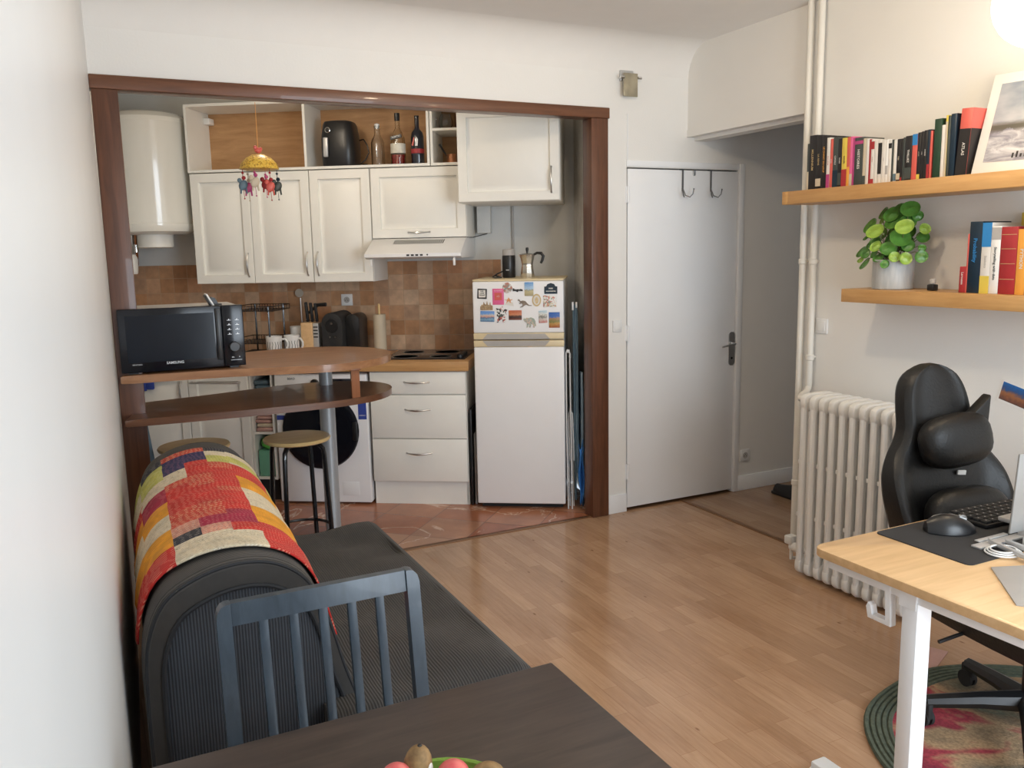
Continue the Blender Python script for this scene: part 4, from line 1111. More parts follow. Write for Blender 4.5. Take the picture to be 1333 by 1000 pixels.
# hanging mobile
mx, my = -1.905, .10
O = (mx, my, 2.0)
t = thing('hanging_mobile', 'yellow umbrella mobile with small cloth animals hanging from the brown beam', 'mobile', 'A', O)
M['mob_y'] = mosaic('mob_yellow', [(.72, .42, .05), (.80, .55, .10), (.45, .24, .03), (.78, .50, .08)], 160)
mb = MB(O).mat(M['mob_y']); 
mb.lathe([(.0, 2.082), (.03, 2.078), (.06, 2.062), (.085, 2.035), (.094, 2.010), (.088, 2.008), (.06, 2.004), (0, 2.002)], (mx, my, 0), 24); part(mb, 'umbrella', t)
mb = MB(O).mat('coral'); mb.ball((mx, my, 2.098), .017, .014, .014, 10); mb.ball((mx-.012, my, 2.112), .010, .008, .010, 8); mb.ball((mx+.012, my, 2.105), .009, .008, .010, 8); part(mb, 'top_bead', t)
mb = MB(O).mat('orange'); mb.tube([(mx, my, 2.105), (mx, my, 2.322)], .0014, 5); part(mb, 'string', t)
for k, (a, m_, m2) in enumerate(((3.3, 'tealgrey', 'red'), (4.3, 'beige', 'magenta'), (5.2, 'coral', 'red'), (6.2, 'bookgrey', 'navy'), (1.1, 'red', 'pink'), (2.2, 'magenta', 'beige'))):
    x, y = mx+.082*math.cos(a), my+.06*math.sin(a); zb = 1.955+.012*math.sin(k*2)
    mb = MB(O).mat(m2); mb.tube([(x, y, 2.01), (x, y, zb)], .0015, 5); mb.ball((x, y, 1.99), .006, seg=8); mb.ball((x+.004, y, zb+.012), .010, seg=8)
    mb.mat(m_); mb.ball((x, y, zb-.022), .020, .012, .026, 12, ZR(.5, 3, 'Y')); mb.ball((x-.016, y, zb), .011, .009, .012, 10)
    for q in (-.010, .012): mb.tube([(x+q, y, zb-.035), (x+q*1.3, y, zb-.062)], [.005, .004], 6)
    mb.mat(m2); mb.tube([(x, y, zb-.04), (x+.003, y, zb-.085)], .0012, 5); mb.ball((x+.003, y, zb-.085), .004, seg=6)
    part(mb, 'cloth_animal', t)

# ================================================================== FUTON
O = (-2.1, -1.35, 0)
t = thing('futon_sofa', 'dark grey corduroy folding sofa with rounded backrest along the left wall', 'sofa', 'A', O)
def wl(y): return -2.615+.0388*y     # left wall line
yb0, yb1 = -2.07, -.56
prof = [(.0, .06), (.0, .30), (.0, .55), (.012, .68), (.055, .775), (.13, .822), (.22, .844), (.31, .836), (.385, .794), (.435, .725), (.470, .62), (.500, .50), (.535, .38), (.555, .22), (.56, .06)]
def prof_pts(y, sc_=1.0, dz=0):
    xs = wl(y)+.045
    cx_, cz_ = .28, .42
    return [(xs+cx_+(px-cx_)*sc_, y, max(.03, cz_+(pz-cz_)*sc_)+dz) for px, pz in prof]
def smooth_prof(n=40):
    # dense resample of the profile
    pts = [Vector((a, b)) for a, b in prof]; m = len(pts); out = []
    for i in range(m-1):
        p0, p1, p2, p3 = pts[max(i-1, 0)], pts[i], pts[i+1], pts[min(i+2, m-1)]
        for k in range(4):
            u = k/4; out.append(.5*((2*p1)+(p2-p0)*u+(2*p0-5*p1+4*p2-p3)*u*u+(3*p1-p0-3*p2+p3)*u**3))
    out.append(pts[-1]); return out
SP = smooth_prof()
def ring(y, s_=1.0, wob=0):
    xs = wl(y)+.045
    return [(xs+.28+(p.x-.28)*s_+wob*.004*math.sin(9*p.y+13*y), y, max(.03, .40+(p.y-.40)*s_)) for p in SP]
mb = MB(O).mat('cordback')
ys = [yb0+(yb1-yb0)*i/24 for i in range(25)]
rings = [ring(yb0-.0, .955), ring(yb0+.004, .985), ring(yb0+.018, 1.0)]+[ring(y, 1.0, 1) for y in ys[1:-1]]+[ring(yb1-.018, 1.0), ring(yb1-.004, .985), ring(yb1, .955)]
mb.loft(rings, True, True); part(mb, 'backrest', t)
# end cap face with piping
mb = MB(O).mat('cordend')
cap_o = ring(yb0-.001, .80); mid = [(p[0], p[1]-.014, p[2]) for p in ring(yb0, .70)]
mb.loft([ring(yb0, .83), cap_o, mid], True, True); part(mb, 'end_panel', t, 'blue-black ribbed end panel')
mb = MB(O).mat('piping'); mb.tube([(p[0], yb0-.004, p[2]) for p in ring(yb0, .84)], .006, 6)
mb.tube([(p[0], yb0+.004, p[2]) for p in ring(yb0, .975)], .005, 6); part(mb, 'piping', t)
# seat
sx0, sx1, sy0, sy1, zt = -2.22, -1.615, -2.17, -.635, .425
def seat_ring(y, k):
    x1 = sx1-.0*(y); pts = []
    r_ = .05
    n = 18
    e = 0 if k == 0 else .02*k
    top = []
    for i in range(n+1):
        x = sx0+(sx1-r_-sx0)*i/n
        h = .010*math.sin(6*x+4*y)*math.sin(5*y)+.006*math.sin(15*x+11*y)*math.sin(3*y+1)+.005*math.sin(26*y-13*x)*math.sin(7*x+2*y)
        top.append((x, y, zt-.012-e*.5+h))
    for i in range(1, 7):
        a = PI/2-i*PI/2/6
        top.append((sx1-r_+r_*math.cos(a)-e*.4, y, zt-.012-r_+r_*math.sin(a)-e*.5))
    return top+[(sx1-e*.4, y, .30), (sx1-e*.4, y, .03), (sx0, y, .03)]
mb = MB(O).mat('cord')
n = 44
rings = [seat_ring(sy0, 2.2), seat_ring(sy0+.006, 1.0), seat_ring(sy0+.02, .3)]+[seat_ring(sy0+.03+(sy1-sy0-.05)*i/n, 0) for i in range(n+1)]+[seat_ring(sy1-.006, 1.0), seat_ring(sy1, 2.2)]
mb.loft(rings, True, True); part(mb, 'seat_mattress', t)
mb = MB(O).mat('cordend'); mb.box(sx0+.02, sx1-.012, sy0-.012, sy0+.01, .04, .392, .008); part(mb, 'front_hem', t, 'blue-black ribbed side hem')

# patchwork blanket
CM = {'r': stitched('patch_red', (.52, .028, .022), (.72, .30, .20)), 'R': stitched('patch_red_print', (.50, .05, .035), (.75, .55, .35), (.70, .30, .12)),
      'o': stitched('patch_orange', (.72, .32, .02), (.45, .20, .04)), 'c': stitched('patch_cream', (.66, .58, .42), (.75, .70, .58), (.18, .15, .12)),
      'n': stitched('patch_navy', (.03, .03, .10), (.35, .15, .22)), 'y': stitched('patch_yellow_green', (.52, .50, .12), (.70, .68, .40), (.16, .30, .05)),
      'm': stitched('patch_crimson', (.34, .015, .05), (.55, .20, .20)), 'p': stitched('patch_peach', (.60, .28, .20), (.75, .55, .42), (.06, .07, .14)),
      'k': stitched('patch_dark_stripe', (.03, .03, .04), (.30, .28, .25))}
colsp = {  # columns from the wall side over the top to the seat side; strings run near -> far
 0: 'rrooccoorrccyy', 1: 'rrooccoommccyyyk', 2: 'cckpRRrrrrRccnnnR', 3: 'ccpmRRrrrRRrrrnnR', 4: 'ccrmmrrrRrrrrRyyck', 5: 'rrrroooccccooorrrcyyck', 6: 'rrRRrcoopccccooyyycckk'}
cb = [0, .14, .27, .37, .47, .57, .76, 1.0]
yn0, yn1 = -1.955, -.755
i0, i1 = 10, 43   # profile index range covered
NU, NV = 60, 110
mb = MB((-2.35, -1.35, .8))
def bl_pt(u, v):
    y = yn0+(yn1-yn0)*v+.012*math.sin(u*7)-(.045*math.sin(u*PI)**2 if v < .5 else 0)*(1-2*min(v, .5))
    f = i0+(i1-i0)*u; k = int(min(f, len(SP)-2)); p = SP[k].lerp(SP[k+1], f-k)
    a = SP[min(k+1, len(SP)-1)]-SP[max(k-1, 0)]; nrm = Vector((-a.y, a.x)).normalized()
    off = .009+.002*math.sin(31*v+5*u)+.0015*math.sin(60*v)
    return (wl(y)+.045+p.x+nrm.x*off, y, p.y+nrm.y*off)
P = [[bl_pt(i/NU, j/NV) for j in range(NV+1)] for i in range(NU+1)]
def bm_(i, j):
    u = (i+.5)/NU; v = (j+.5)/NV
    c = max(k for k in range(7) if u >= cb[k]); s_ = colsp[c]
    return CM[s_[min(len(s_)-1, int(v*len(s_)))]]
mb.grid(P, True, bm_)
o = mb.build('patchwork_blanket', None, 'A', 80)
md = o.modifiers.new('s', 'SOLIDIFY'); md.thickness = .005; md.offset = 1
tag(o, 'red, orange and cream patchwork quilt draped over the sofa backrest', 'blanket')

# ================================================================== DINING CHAIR + TABLE
O = (-2.27, -2.45, 0)
t = thing('dining_chair', 'blue-black wooden slatted chair pushed under the dark table', 'chair', 'A', O)
def lean(z): return -2.40+.06*max(0, (z-.45))/.40     # back leans away from the table
cl_, cr_ = -2.500, -2.030
for k, x in enumerate((cl_, cr_-.032)):
    mb = MB(O).mat('bluegrey')
    pts = []
    zt_ = .842
    rr_ = .03
    xi = x if k == 0 else x
    def P2(x_, z): return (x_, lean(z), z)
    outl = [(x, 0), (x+.032, 0), (x+.032, zt_)] if k == 0 else [(x+.032, 0), (x, 0), (x, zt_)]
    arc = []
    for i in range(6):
        a = i*PI/2/5
        if k == 0: arc.append((x+.032-.032*math.sin(a), zt_-.032+.032*math.cos(a)))
        else: arc.append((x+.032*math.sin(a), zt_-.032+.032*math.cos(a)))
    full = outl[:2]+arc
    # vertical member as loft along z
    R2 = []
    for z, w0, w1 in [(0, 0, 0), (.2, 0, 0), (.45, 0, 0), (.6, 0, 0), (.75, 0, 0), (zt_-.030, 0, 0), (zt_-.014, .004, 0), (zt_-.004, .012, 0), (zt_, .022, 0)]:
        xa, xb = (x+w0, x+.032) if k == 0 else (x, x+.032-w0)
        yl = lean(z)
        R2.append([(xa, yl, z), (xb, yl, z), (xb, yl+.030, z), (xa, yl+.030, z)])
    mb.loft(R2, True, True, False); part(mb, 'back_leg', t)
mb = MB(O).mat('bluegrey')
zr0, zr1 = .792, .842
mb.prism([(cl_+.032, lean(zr0)+.004, zr0), (cl_+.032, lean(zr1)+.004, zr1), (cl_+.032, lean(zr1)+.026, zr1), (cl_+.032, lean(zr0)+.026, zr0)], (cr_-cl_-.064, 0, 0), .002); part(mb, 'top_rail', t)
nsl = 5
for i in range(nsl):
    x = cl_+.032+(cr_-cl_-.064)*(i+1)/(nsl+1)-.0105
    mb = MB(O).mat('bluegrey'); mb.prism([(x, lean(.47)+.008, .47), (x, lean(.795)+.008, .795), (x, lean(.795)+.022, .795), (x, lean(.47)+.022, .47)], (.021, 0, 0), .002); part(mb, 'slat', t)
mb = MB(O).mat('bluegrey'); mb.box(cl_+.01, cr_-.01, -2.80, -2.392, .440, .462, .006); part(mb, 'seat', t)
mb = MB(O).mat('bluegrey'); mb.box(cl_+.032, cr_-.032, -2.385, -2.365, .38, .438); mb.box(cl_+.03, cr_-.03, -2.79, -2.77, .38, .438); mb.box(cl_+.008, cl_+.028, -2.78, -2.39, .38, .438); mb.box(cr_-.028, cr_-.008, -2.78, -2.39, .38, .438); part(mb, 'seat_frame', t)
for x in (cl_+.005, cr_-.037):
    mb = MB(O).mat('bluegrey'); mb.box(x, x+.032, -2.795, -2.765, 0, .438, .002); part(mb, 'front_leg', t)

O = (-2.28, -3.3, 0)
t = thing('dining_table', 'black-brown wooden dining table in the foreground', 'table', 'A', O)
tx0, tx1, ty0, ty1 = -2.685, -1.880, -3.95, -2.733
mb = MB(O).mat('darktable'); mb.box(tx0, tx1, ty0, ty1, .715, .740, .003); part(mb, 'table_top', t)
mb = MB(O).mat('darktable'); mb.box(tx0+.05, tx1-.05, ty1-.08, ty1-.06, .64, .715); mb.box(tx0+.05, tx1-.05, ty0+.06, ty0+.08, .64, .715); mb.box(tx0+.05, tx0+.07, ty0+.07, ty1-.07, .64, .715); mb.box(tx1-.07, tx1-.05, ty0+.07, ty1-.07, .64, .715); part(mb, 'apron', t)
for x in (tx0+.03, tx1-.09):
    for y in (ty0+.03, ty1-.09):
        mb = MB(O).mat('darktable'); mb.box(x, x+.06, y, y+.06, 0, .715, .003); part(mb, 'leg', t)

# fruit bowl (world frame)
bc = (-.115, 1.128)
O = (bc[0], bc[1], .7405)
t = thing('fruit_basket', 'lime green rimmed fruit basket on the dark table', 'basket', 'W', O)
mb = MB(O).mat('limeplastic'); mb.lathe([(0, 0), (.075, 0), (.09, .02), (.105, .045), (.112, .052), (.107, .056), (.095, .042), (.082, .02), (.07, .006), (0, .006)], O, 48)
for i in range(40):
    a = 2*PI*i/40; mb.tube([(bc[0]+.082*math.cos(a), bc[1]+.082*math.sin(a), .748), (bc[0]+.108*math.cos(a+.05), bc[1]+.108*math.sin(a+.05), .792)], .003, 5)
part(mb, 'bowl', t)
mb = MB(O).mat('limeplastic'); mb.tube([(bc[0]+.112*math.cos(2*PI*i/48), bc[1]+.112*math.sin(2*PI*i/48), .7955) for i in range(48)], .006, 8, closed=True); part(mb, 'rim', t)
def fruit(name, label, cat, c, r, m, grp, sx=1, sy=1, sz=1, rot=None, tip=False, stick=False):
    t = thing(name, label, cat, 'W', c, grp)
    mb = MB(c).mat(m); mb.ball(c, r*sx, r*sy, r*sz, 24, rot); part(mb, 'flesh_skin', t)
    if tip:
        mb = MB(c).mat('bookblack'); v = (rot @ Vector((0, 0, r*sz))) if rot else Vector((0, 0, r*sz)); mb.ball(Vector(c)+v, .004, .004, .0025, 8); part(mb, 'blossom_tip', t)
    if stick:
        mb = MB(c).mat('paper'); mb.ball(Vector(c)+Vector((r*sx*.86, -r*sy*.3, -.002)), .005, .010, .011, 12); part(mb, 'sticker', t, 'white fruit sticker')
    return t
fruit('kiwi', 'upright brown kiwi with a white sticker, tallest in the basket', 'kiwi', (-.158, 1.205, .812), .0225, 'kiwi', 'kiwis in the basket', 1, 1, 1.5, ZR(.12, 3, 'Y'), True, True)
fruit('kiwi', 'brown kiwi lying at the rim right of the red fruit', 'kiwi', (-.050, 1.192, .800), .0225, 'kiwi', 'kiwis in the basket', 1.25, 1, .95, ZR(.3, 3, 'Z'), False)
fruit('pink_fruit', 'pink-red fruit left, in front of the upright kiwi', 'fruit', (-.188, 1.180, .803), .027, 'pinkfruit', 'pink fruits in the basket')
fruit('pink_fruit', 'pink-red fruit between the two kiwis', 'fruit', (-.102, 1.188, .802), .027, 'pinkfruit', 'pink fruits in the basket')

# paper on the floor, bottom edge
pc = (.985, 2.27)
mb = MB((pc[0], pc[1], 0)).mat('paper'); mb.box(pc[0]-.09, pc[0]+.09, pc[1]-.13, pc[1]+.08, 0, .012, .001, rot=ZR(math.radians(-40), 3, 'Z'), piv=(pc[0], pc[1]+.08, 0))
tag(mb.build('paper_sheet', None, 'W'), 'white paper pad lying on the laminate floor at the lower edge', 'paper')

# ================================================================== RIGHT WALL
# pipes
def pipe(s_, o_, z0, z1, label, coll):
    O = (s_, -o_, 0)
    t = thing('heating_pipe', label, 'pipe', 'R', (s_, -o_, z0), 'white heating pipes')
    mb = MB((s_, -o_, z0)).mat('pipe'); mb.cyl((s_, -o_, z0), .0165, z1-z0, 18); part(mb, 'tube', t)
    for z in coll:
        mb = MB((s_, -o_, z0)).mat('pipe'); mb.cyl((s_, -o_, z), .021, .03, 16, 'z', .004); part(mb, 'clamp', t)
        mb = MB((s_, -o_, z0)).mat('pipe'); mb.tube([(s_, -o_, z+.015), (s_, -.001, z+.015)], .006, 8); part(mb, 'wall_fixing', t)
    return t
pipe(-.012, .035, 0.0, CE, 'left of two white vertical heating pipes at the end of the wall', (1.50, .35))
pp2 = pipe(.060, .038, .90, CE, 'right of two white vertical heating pipes, ending at the radiator', (1.50, 1.02))

mb = MB((.060, -.038, .75)).mat('pipe'); mb.tube([(.060, -.038, .91), (.060, -.040, .88), (.075, -.07, .86), (.12, -.15, .855), (.17, -.20, .855), (.272, -.205, .855)], .0165, 14)
el = part(mb, 'elbow', pp2); el.location = (0, 0, .75-.90)
# radiator
O = (.60, -.2, 0)
t = thing('radiator', 'white cast iron column radiator under the lower shelf', 'radiator', 'R', O)
sec0 = .285; pitch = .0575; ncol = 11; rz0, rz1 = .012, .905
for i in range(ncol):
    xc = sec0+i*pitch
    mb = MB(O).mat('radiator')
    for y in (-.290, -.205, -.120):
        mb.tube([(xc, y, rz0+.02), (xc, y, rz0+.05), (xc, y, rz1-.06), (xc, y, rz1-.02)], [.014, .0175, .0175, .016], 10)
    # rounded head and foot
    for z, sgn in ((rz1-.045, 1), (rz0+.045, -1)):
        pts = []
        for k in range(25):
            a = 2*PI*k/24
            pts.append((xc, -.205+.105*math.copysign(abs(math.cos(a))**.5, math.cos(a)), z+sgn*.045*math.copysign(abs(math.sin(a))**.6, math.sin(a))))
        rr2 = []
        for dx, s_ in ((-.020, .80), (-.015, .96), (0, 1.0), (.015, .96), (.020, .80)):
            rr2.append([(xc+dx, -.205+(p[1]+.205)*s_, z+(p[2]-z)*s_) for p in pts[:-1]])
        mb.loft(rr2, True, True)
    for z in (rz1-.05, rz0+.06):
        mb.cyl((xc-.029, -.205, z), .022, .058, 14, 'x')
    for z in (.30, .56):
        mb.box(xc-.029, xc-.012, -.294, -.276, z, z+.02, .003)
    part(mb, 'column_section', t)
mb = MB(O).mat('radiator'); mb.cyl((.20, -.205, .095), .012, .08, 12, 'x'); mb.lathe([(.020, .145), (.024, .15), (.024, .19), (.018, .2)], (0, -.205, .095), 16, 'x'); mb.cyl((.145, -.205, .09), .012, .03, 12)
mb.tube([(.145, -.205, .1), (.145, -.205, .03), (.145, -.10, .012)], .010, 8)
mb.box(.118, .165, -.232, -.180, .105, .150, .008); part(mb, 'valve', t, 'white thermostatic valve')

# shelves
t = thing('wall_shelf', 'upper oak wall shelf with a long row of books', 'shelf', 'R', (.6, -.12, 1.79), 'oak floating shelves')
mb = MB((.6, -.12, 1.79)).mat('oak'); mb.box(.090, 1.95, -.250, -.001, 1.790, 1.851, .002); mb.box(.054, .092, -.250, -.062, 1.790, 1.851, .002); part(mb, 'shelf_board', t)
t = thing('wall_shelf', 'lower oak wall shelf with the plant and upright books', 'shelf', 'R', (1.1, -.12, 1.342), 'oak floating shelves')
mb = MB((1.1, -.12, 1.342)).mat('oak'); mb.box(.438, 1.95, -.250, -.001, 1.342, 1.400, .002); part(mb, 'shelf_board', t)

# books
def book(name, label, x0, x1, z0, z1, m, depth=.15, yf=-.2, bands=(), txt=None, tcol='bookwhite', grp='books on the upper shelf', lean_=0, tsize=.40, pages=True, hl=None):
    O = ((x0+x1)/2, yf+depth/2, z0)
    t = thing(name, label, 'book', 'R', O, grp)
    th = x1-x0
    mb = MB(O).mat(m)
    c = min(.0025, th*.2)
    mb.box(x0, x0+c, yf+.004, yf+depth, z0, z1); mb.box(x1-c, x1, yf+.004, yf+depth, z0, z1); mb.box(x0, x1, yf, yf+.004, z0, z1, min(.0015, th*.1))
    part(mb, 'cover', t)
    mb = MB(O).mat('pages'); mb.box(x0+c, x1-c, yf+.004, yf+depth-.004, z0+.003, z1-.004); part(mb, 'page_block', t)
    if bands or txt:
        for f0, f1, mm in bands:
            mb = MB(O).mat(mm); mb.box(x0+.0004, x1-.0004, yf-.0006, yf+.0005, z0+(z1-z0)*f0, z0+(z1-z0)*f1); part(mb, 'spine_band', t)
        if txt:
            mb = MB(O).mat(tcol); s_ = th*tsize; L = (z1-z0)
            zc = z0+L*(.55 if hl is None else hl)
            mb.text(txt, s_, lambda a, b, d_: ((x0+x1)/2+b, yf-.0008-d_, zc-a), bold=s_*.02, sx=min(1.0, .8*L/(max(1, len(txt))*s_*.55)))
            part(mb, 'spine_title', t)
    if lean_:
        for ch in t.children: ch.rotation_euler = (0, lean_, 0)
    return t
zu = 1.8515
B = [  # x0,x1,top,material,bands,text,colour,label
 (.158, .169, 2.065, 'bookgrey', [(.0, .4, 'beige')], None, None, 'thin grey paperback against the pipes'),
 (.170, .211, 2.100, 'bookblack', [], 'MILLENNIUM', 'gold', 'thick black paperback first in the row'),
 (.212, .243, 2.096, 'bookblack', [(.06, .2, 'beige')], 'LA REINE', 'gold', 'black paperback, second in the row'),
 (.244, .275, 2.090, 'bookblack', [], 'LE CHANT DU LOUP', 'orange', 'black paperback with orange lettering'),
 (.276, .295, 2.078, 'bookwhite', [(0, .28, 'magenta')], 'SALE GOSSE', 'red', 'white book with a crimson foot'),
 (.296, .312, 2.070, 'coral', [], 'NORD', 'bookwhite', 'slim coral red book'),
 (.313, .341, 2.074, 'bookgrey', [(0, .35, 'navy')], 'CAVALE', 'bookwhite', 'smoky blue-grey book with white title'),
 (.342, .363, 2.066, 'bookblack', [(.05, .3, 'bookgrey')], 'NOIRE', 'bookwhite', 'black book beside the yellow and red book'),
 (.364, .393, 2.066, 'yellow', [(0, .36, 'red')], 'SOLEIL', 'bookblack', 'yellow book with a red lower third'),
 (.394, .408, 2.066, 'orange', [(.4, 1, 'coral')], None, None, 'thin salmon orange book'),
 (.409, .424, 2.067, 'pink', [(0, .25, 'beige')], None, None, 'thin bright pink book'),
 (.425, .434, 2.060, 'magenta', [], None, None, 'very thin purple book'),
 (.435, .480, 2.058, 'bookgrey', [(.86, .93, 'magenta')], 'HISTOIRES', 'bookwhite', 'wide charcoal book with a purple dot'),
 (.481, .497, 2.050, 'beige', [(.0, .2, 'bookgrey')], None, None, 'beige paperback beside the charcoal book'),
 (.498, .513, 2.047, 'bookwhite', [], None, None, 'cream paperback left of the crimson spine'),
 (.514, .523, 2.043, 'red', [], None, None, 'thin plain crimson book beside the red titled white one'),
 (.524, .541, 2.041, 'bookwhite', [(0, .12, 'red'), (.78, .95, 'red')], 'Le livre', 'red', 'white book with red title and red foot'),
 (.542, .560, 2.036, 'bookwhite', [], None, None, 'plain white paperback after the red titled one'),
 (.561, .580, 2.034, 'bookwhite', [(.22, .93, 'bookblack')], None, None, 'white book with a long black panel'),
 (.581, .600, 2.032, 'bookwhite', [], 'essai', 'greyplast', 'off-white book with small grey text'),
 (.601, .613, 2.031, 'paper', [(.2, .4, 'greyplast')], None, None, 'narrow white booklet with grey block'),
 (.614, .630, 2.028, 'bookwhite', [(.8, .92, 'bookblack')], None, None, 'white book with a black square near the top'),
 (.631, .640, 2.027, 'bookgrey', [], None, None, 'thin charcoal booklet among the white books'),
 (.641, .656, 2.025, 'bookwhite', [(.03, .2, 'tealgrey')], None, None, 'last white book before the black run'),
 (.657, .675, 2.026, 'bookblack', [(.05, .2, 'beige')], 'FRED', 'beige', 'black book starting the second dark run'),
 (.676, .685, 2.026, 'bookblack', [(.02, .1, 'red')], None, None, 'thin black book with a red foot mark'),
 (.686, .695, 2.029, 'bookgrey', [], None, None, 'thin dark grey book in the second dark run'),
 (.696, .729, 2.033, 'bookblack', [(.05, .3, 'bookgrey')], 'THILLIEZ', 'bookwhite', 'wide black book left of the blue and red one'),
 (.730, .754, 2.036, 'coral', [(.76, 1, 'blue')], None, None, 'red book with a blue top quarter'),
 (.755, .770, 2.040, 'bookblack', [(.0, .12, 'yellow')], 'ANGES', 'beige', 'black book with a yellow foot'),
 (.771, .783, 2.042, 'bookblack', [], 'NOIR', 'bookwhite', 'narrow black book right of the yellow foot'),
 (.784, .800, 2.045, 'bookblack', [], 'GRANGE', 'bookwhite', 'tallest black book of the second dark run'),
 (.801, .812, 2.046, 'navy', [(0, .3, 'red')], None, None, 'dark book with crimson lower edge'),
 (.813, .822, 2.040, 'coral', [], None, None, 'slim pale red book before the tall books'),
]
for x0, x1, zt2, m_, bands, tx, tc, lab in B:
    book('book', lab, x0, x1, zu, zt2, m_, .13 if zt2 < 2.07 else .15, -.2, bands, tx, tc or 'bookwhite')
T = [(.829, .862, 2.082, 'dkgreen', [], None, None, 'tall dark green binder', .19),
     (.863, .878, 2.055, 'bookwhite', [], None, None, 'slim white booklet between the tall binders', .18),
     (.879, .888, 2.090, 'yellow', [(0, .9, 'beige')], None, None, 'tall thin book with a yellow top', .19),
     (.889, .900, 2.086, 'bookgrey', [], None, None, 'tall thin charcoal book', .19),
     (.901, .925, 2.092, 'navy', [], None, None, 'tall navy book left of the big red volume', .19)]
for x0, x1, zt2, m_, bands, tx, tc, lab, dep in T:
    book('book', lab, x0, x1, zu, zt2, m_, dep, -.2, bands)
t = book('book', 'big red art book with a black slipcase leaning towards the picture', .929, .977, zu, 2.105, 'coral', .11, -.2, [(0, .70, 'bookblack')], 'ATLAS', 'bookwhite', tsize=.35, hl=.40, lean_=math.radians(3.6))
mb = MB((.82, -.02, zu)).mat('paper'); mb.box(.79, .93, -.007, -.002, zu, 2.115, .001)
tag(mb.build('paper_folder', None, 'R'), 'pale cream folder standing behind the tall dark books', 'folder')

Oc = ((.929+.977)/2, -.2+.055, zu)
mb = MB(Oc).mat('bookblack'); mb.box(.9772, .9782, -.199, -.105, zu+.001, zu+.178)
bp = part(mb, 'slipcase_side', t, 'black slipcase side'); bp.rotation_euler = (0, math.radians(3.6), 0)
# picture print leaning on upper shelf
def wave_mat():
    m, nt, b = new_mat('stormy_sea_print')
    v = coords(nt)
    s_ = nt.nodes.new('ShaderNodeSeparateXYZ'); nt.links.new(v, s_.inputs[0])
    f = math_(nt, 'MULTIPLY', s_.outputs[2], 3.3)
    n1 = noise(nt, coords(nt, (4, 1, 14)), 2.2, 6, .65, .8)
    g = ramp(nt, n1, [(.25, (.10, .10, .13)), (.45, (.30, .29, .33)), (.6, (.55, .54, .56)), (.8, (.80, .80, .80))])
    sky = ramp(nt, f, [(.60, (0, 0, 0)), (.66, (1, 1, 1))])
    cl = ramp(nt, noise(nt, coords(nt, (2, 1, 4)), 3, 3), [(.3, (.20, .24, .30)), (.7, (.48, .48, .50))])
    c = mix(nt, sky, g, cl)
    fo = ramp(nt, f, [(.50, (0, 0, 0)), (.56, (1, 1, 1)), (.60, (1, 1, 1)), (.66, (0, 0, 0))])
    c = mix(nt, math_(nt, 'MULTIPLY', fo, math_(nt, 'GREATER_THAN', noise(nt, v, 14, 4), .5)), c, (.10, .09, .07))
    nt.links.new(c, b.inputs['Base Color']); b.inputs['Roughness'].default_value = .35
    return m
M['wave'] = wave_mat()
px0, px1, pz0, pz1 = .990, 1.60, 1.852, 2.250
O = (px0, -.19, 1.852)
t = thing('picture_print', 'large white bordered print of a stormy sea leaning on the upper shelf', 'picture', 'R', O)
for ax in (0,):
    t.rotation_euler = (math.radians(-13), 0, FR['R'][1])
    t.rotation_euler = (Matrix.Rotation(FR['R'][1], 4, 'Z') @ Matrix.Rotation(math.radians(-14), 4, 'X') @ Matrix.Rotation(math.radians(1.5), 4, 'Y')).to_euler()
mb = MB().mat('paper'); mb.box(0, .58, 0, .018, 0, .385, .002); part(mb, 'mount', t)
mb = MB().mat('wave'); mb.box(.040, .54, -.0015, .0, .045, .345); im = part(mb, 'sea_photo', t)
mb = MB().mat('bookblack')
for i in range(17):
    x = .15+i*.0155; h = .018+.006*math.sin(i*2.1); mb.box(x, x+.007, -.0025, -.0012, .055+.0006*i, .055+h+.0006*i)
part(mb, 'groyne_posts', im, 'row of dark wooden posts')

# lower shelf things
zl = 1.4005
def book2(lab, x0, x1, zt2, m_, bands=(), tx=None, tc='bookwhite', ts=.5, hl=None, depth=.17): return book('book', lab, x0, x1, zl, zt2, m_, depth, -.2, bands, tx, tc, 'books on the lower shelf', tsize=ts, hl=hl)
book2('small red pocket dictionary at the left end of the lower shelf books', .977, 1.004, 1.502, 'red', [], 'Larousse', 'bookwhite', .5, depth=.11)
book2('thin coral folder behind the small red dictionary', 1.0045, 1.0105, 1.628, 'coral')
book2('navy textbook with the word Probability on the spine', 1.011, 1.062, 1.674, 'navy', [], 'Probability', 'blue', .42, .60)
book2('book with blue top, white middle and yellow foot', 1.063, 1.101, 1.668, 'bookwhite', [(0, .25, 'yellow'), (.66, 1, 'blue')], 'Statistics', 'greyplast', .35, .45)
book2('white book titled Storytelling with data', 1.102, 1.138, 1.654, 'paper', [(.80, .98, 'greyplast')], 'Storytelling with data', 'bookgrey', .40, .45)
t = book2('thick dark red cloth bound volume with gilt lines', 1.139, 1.203, 1.650, 'red')
mb = MB((0, 0, 0)).mat('gold')
Oc = ((1.139+1.203)/2, -.2+.085, zl)
mb = MB(Oc).mat('gold')
for f in (.22, .45, .67, .88): mb.box(1.143, 1.199, -.2012, -.1998, zl+.25*f, zl+.25*f+.002)
part(mb, 'gilt_lines', t, 'thin gilt lines')
book2('orange-yellow book right of the dark red volume', 1.204, 1.240, 1.640, 'orange', [], 'PYTHON', 'bookwhite', .5)
book2('blue book next to the orange-yellow book', 1.241, 1.29, 1.69, 'blue')
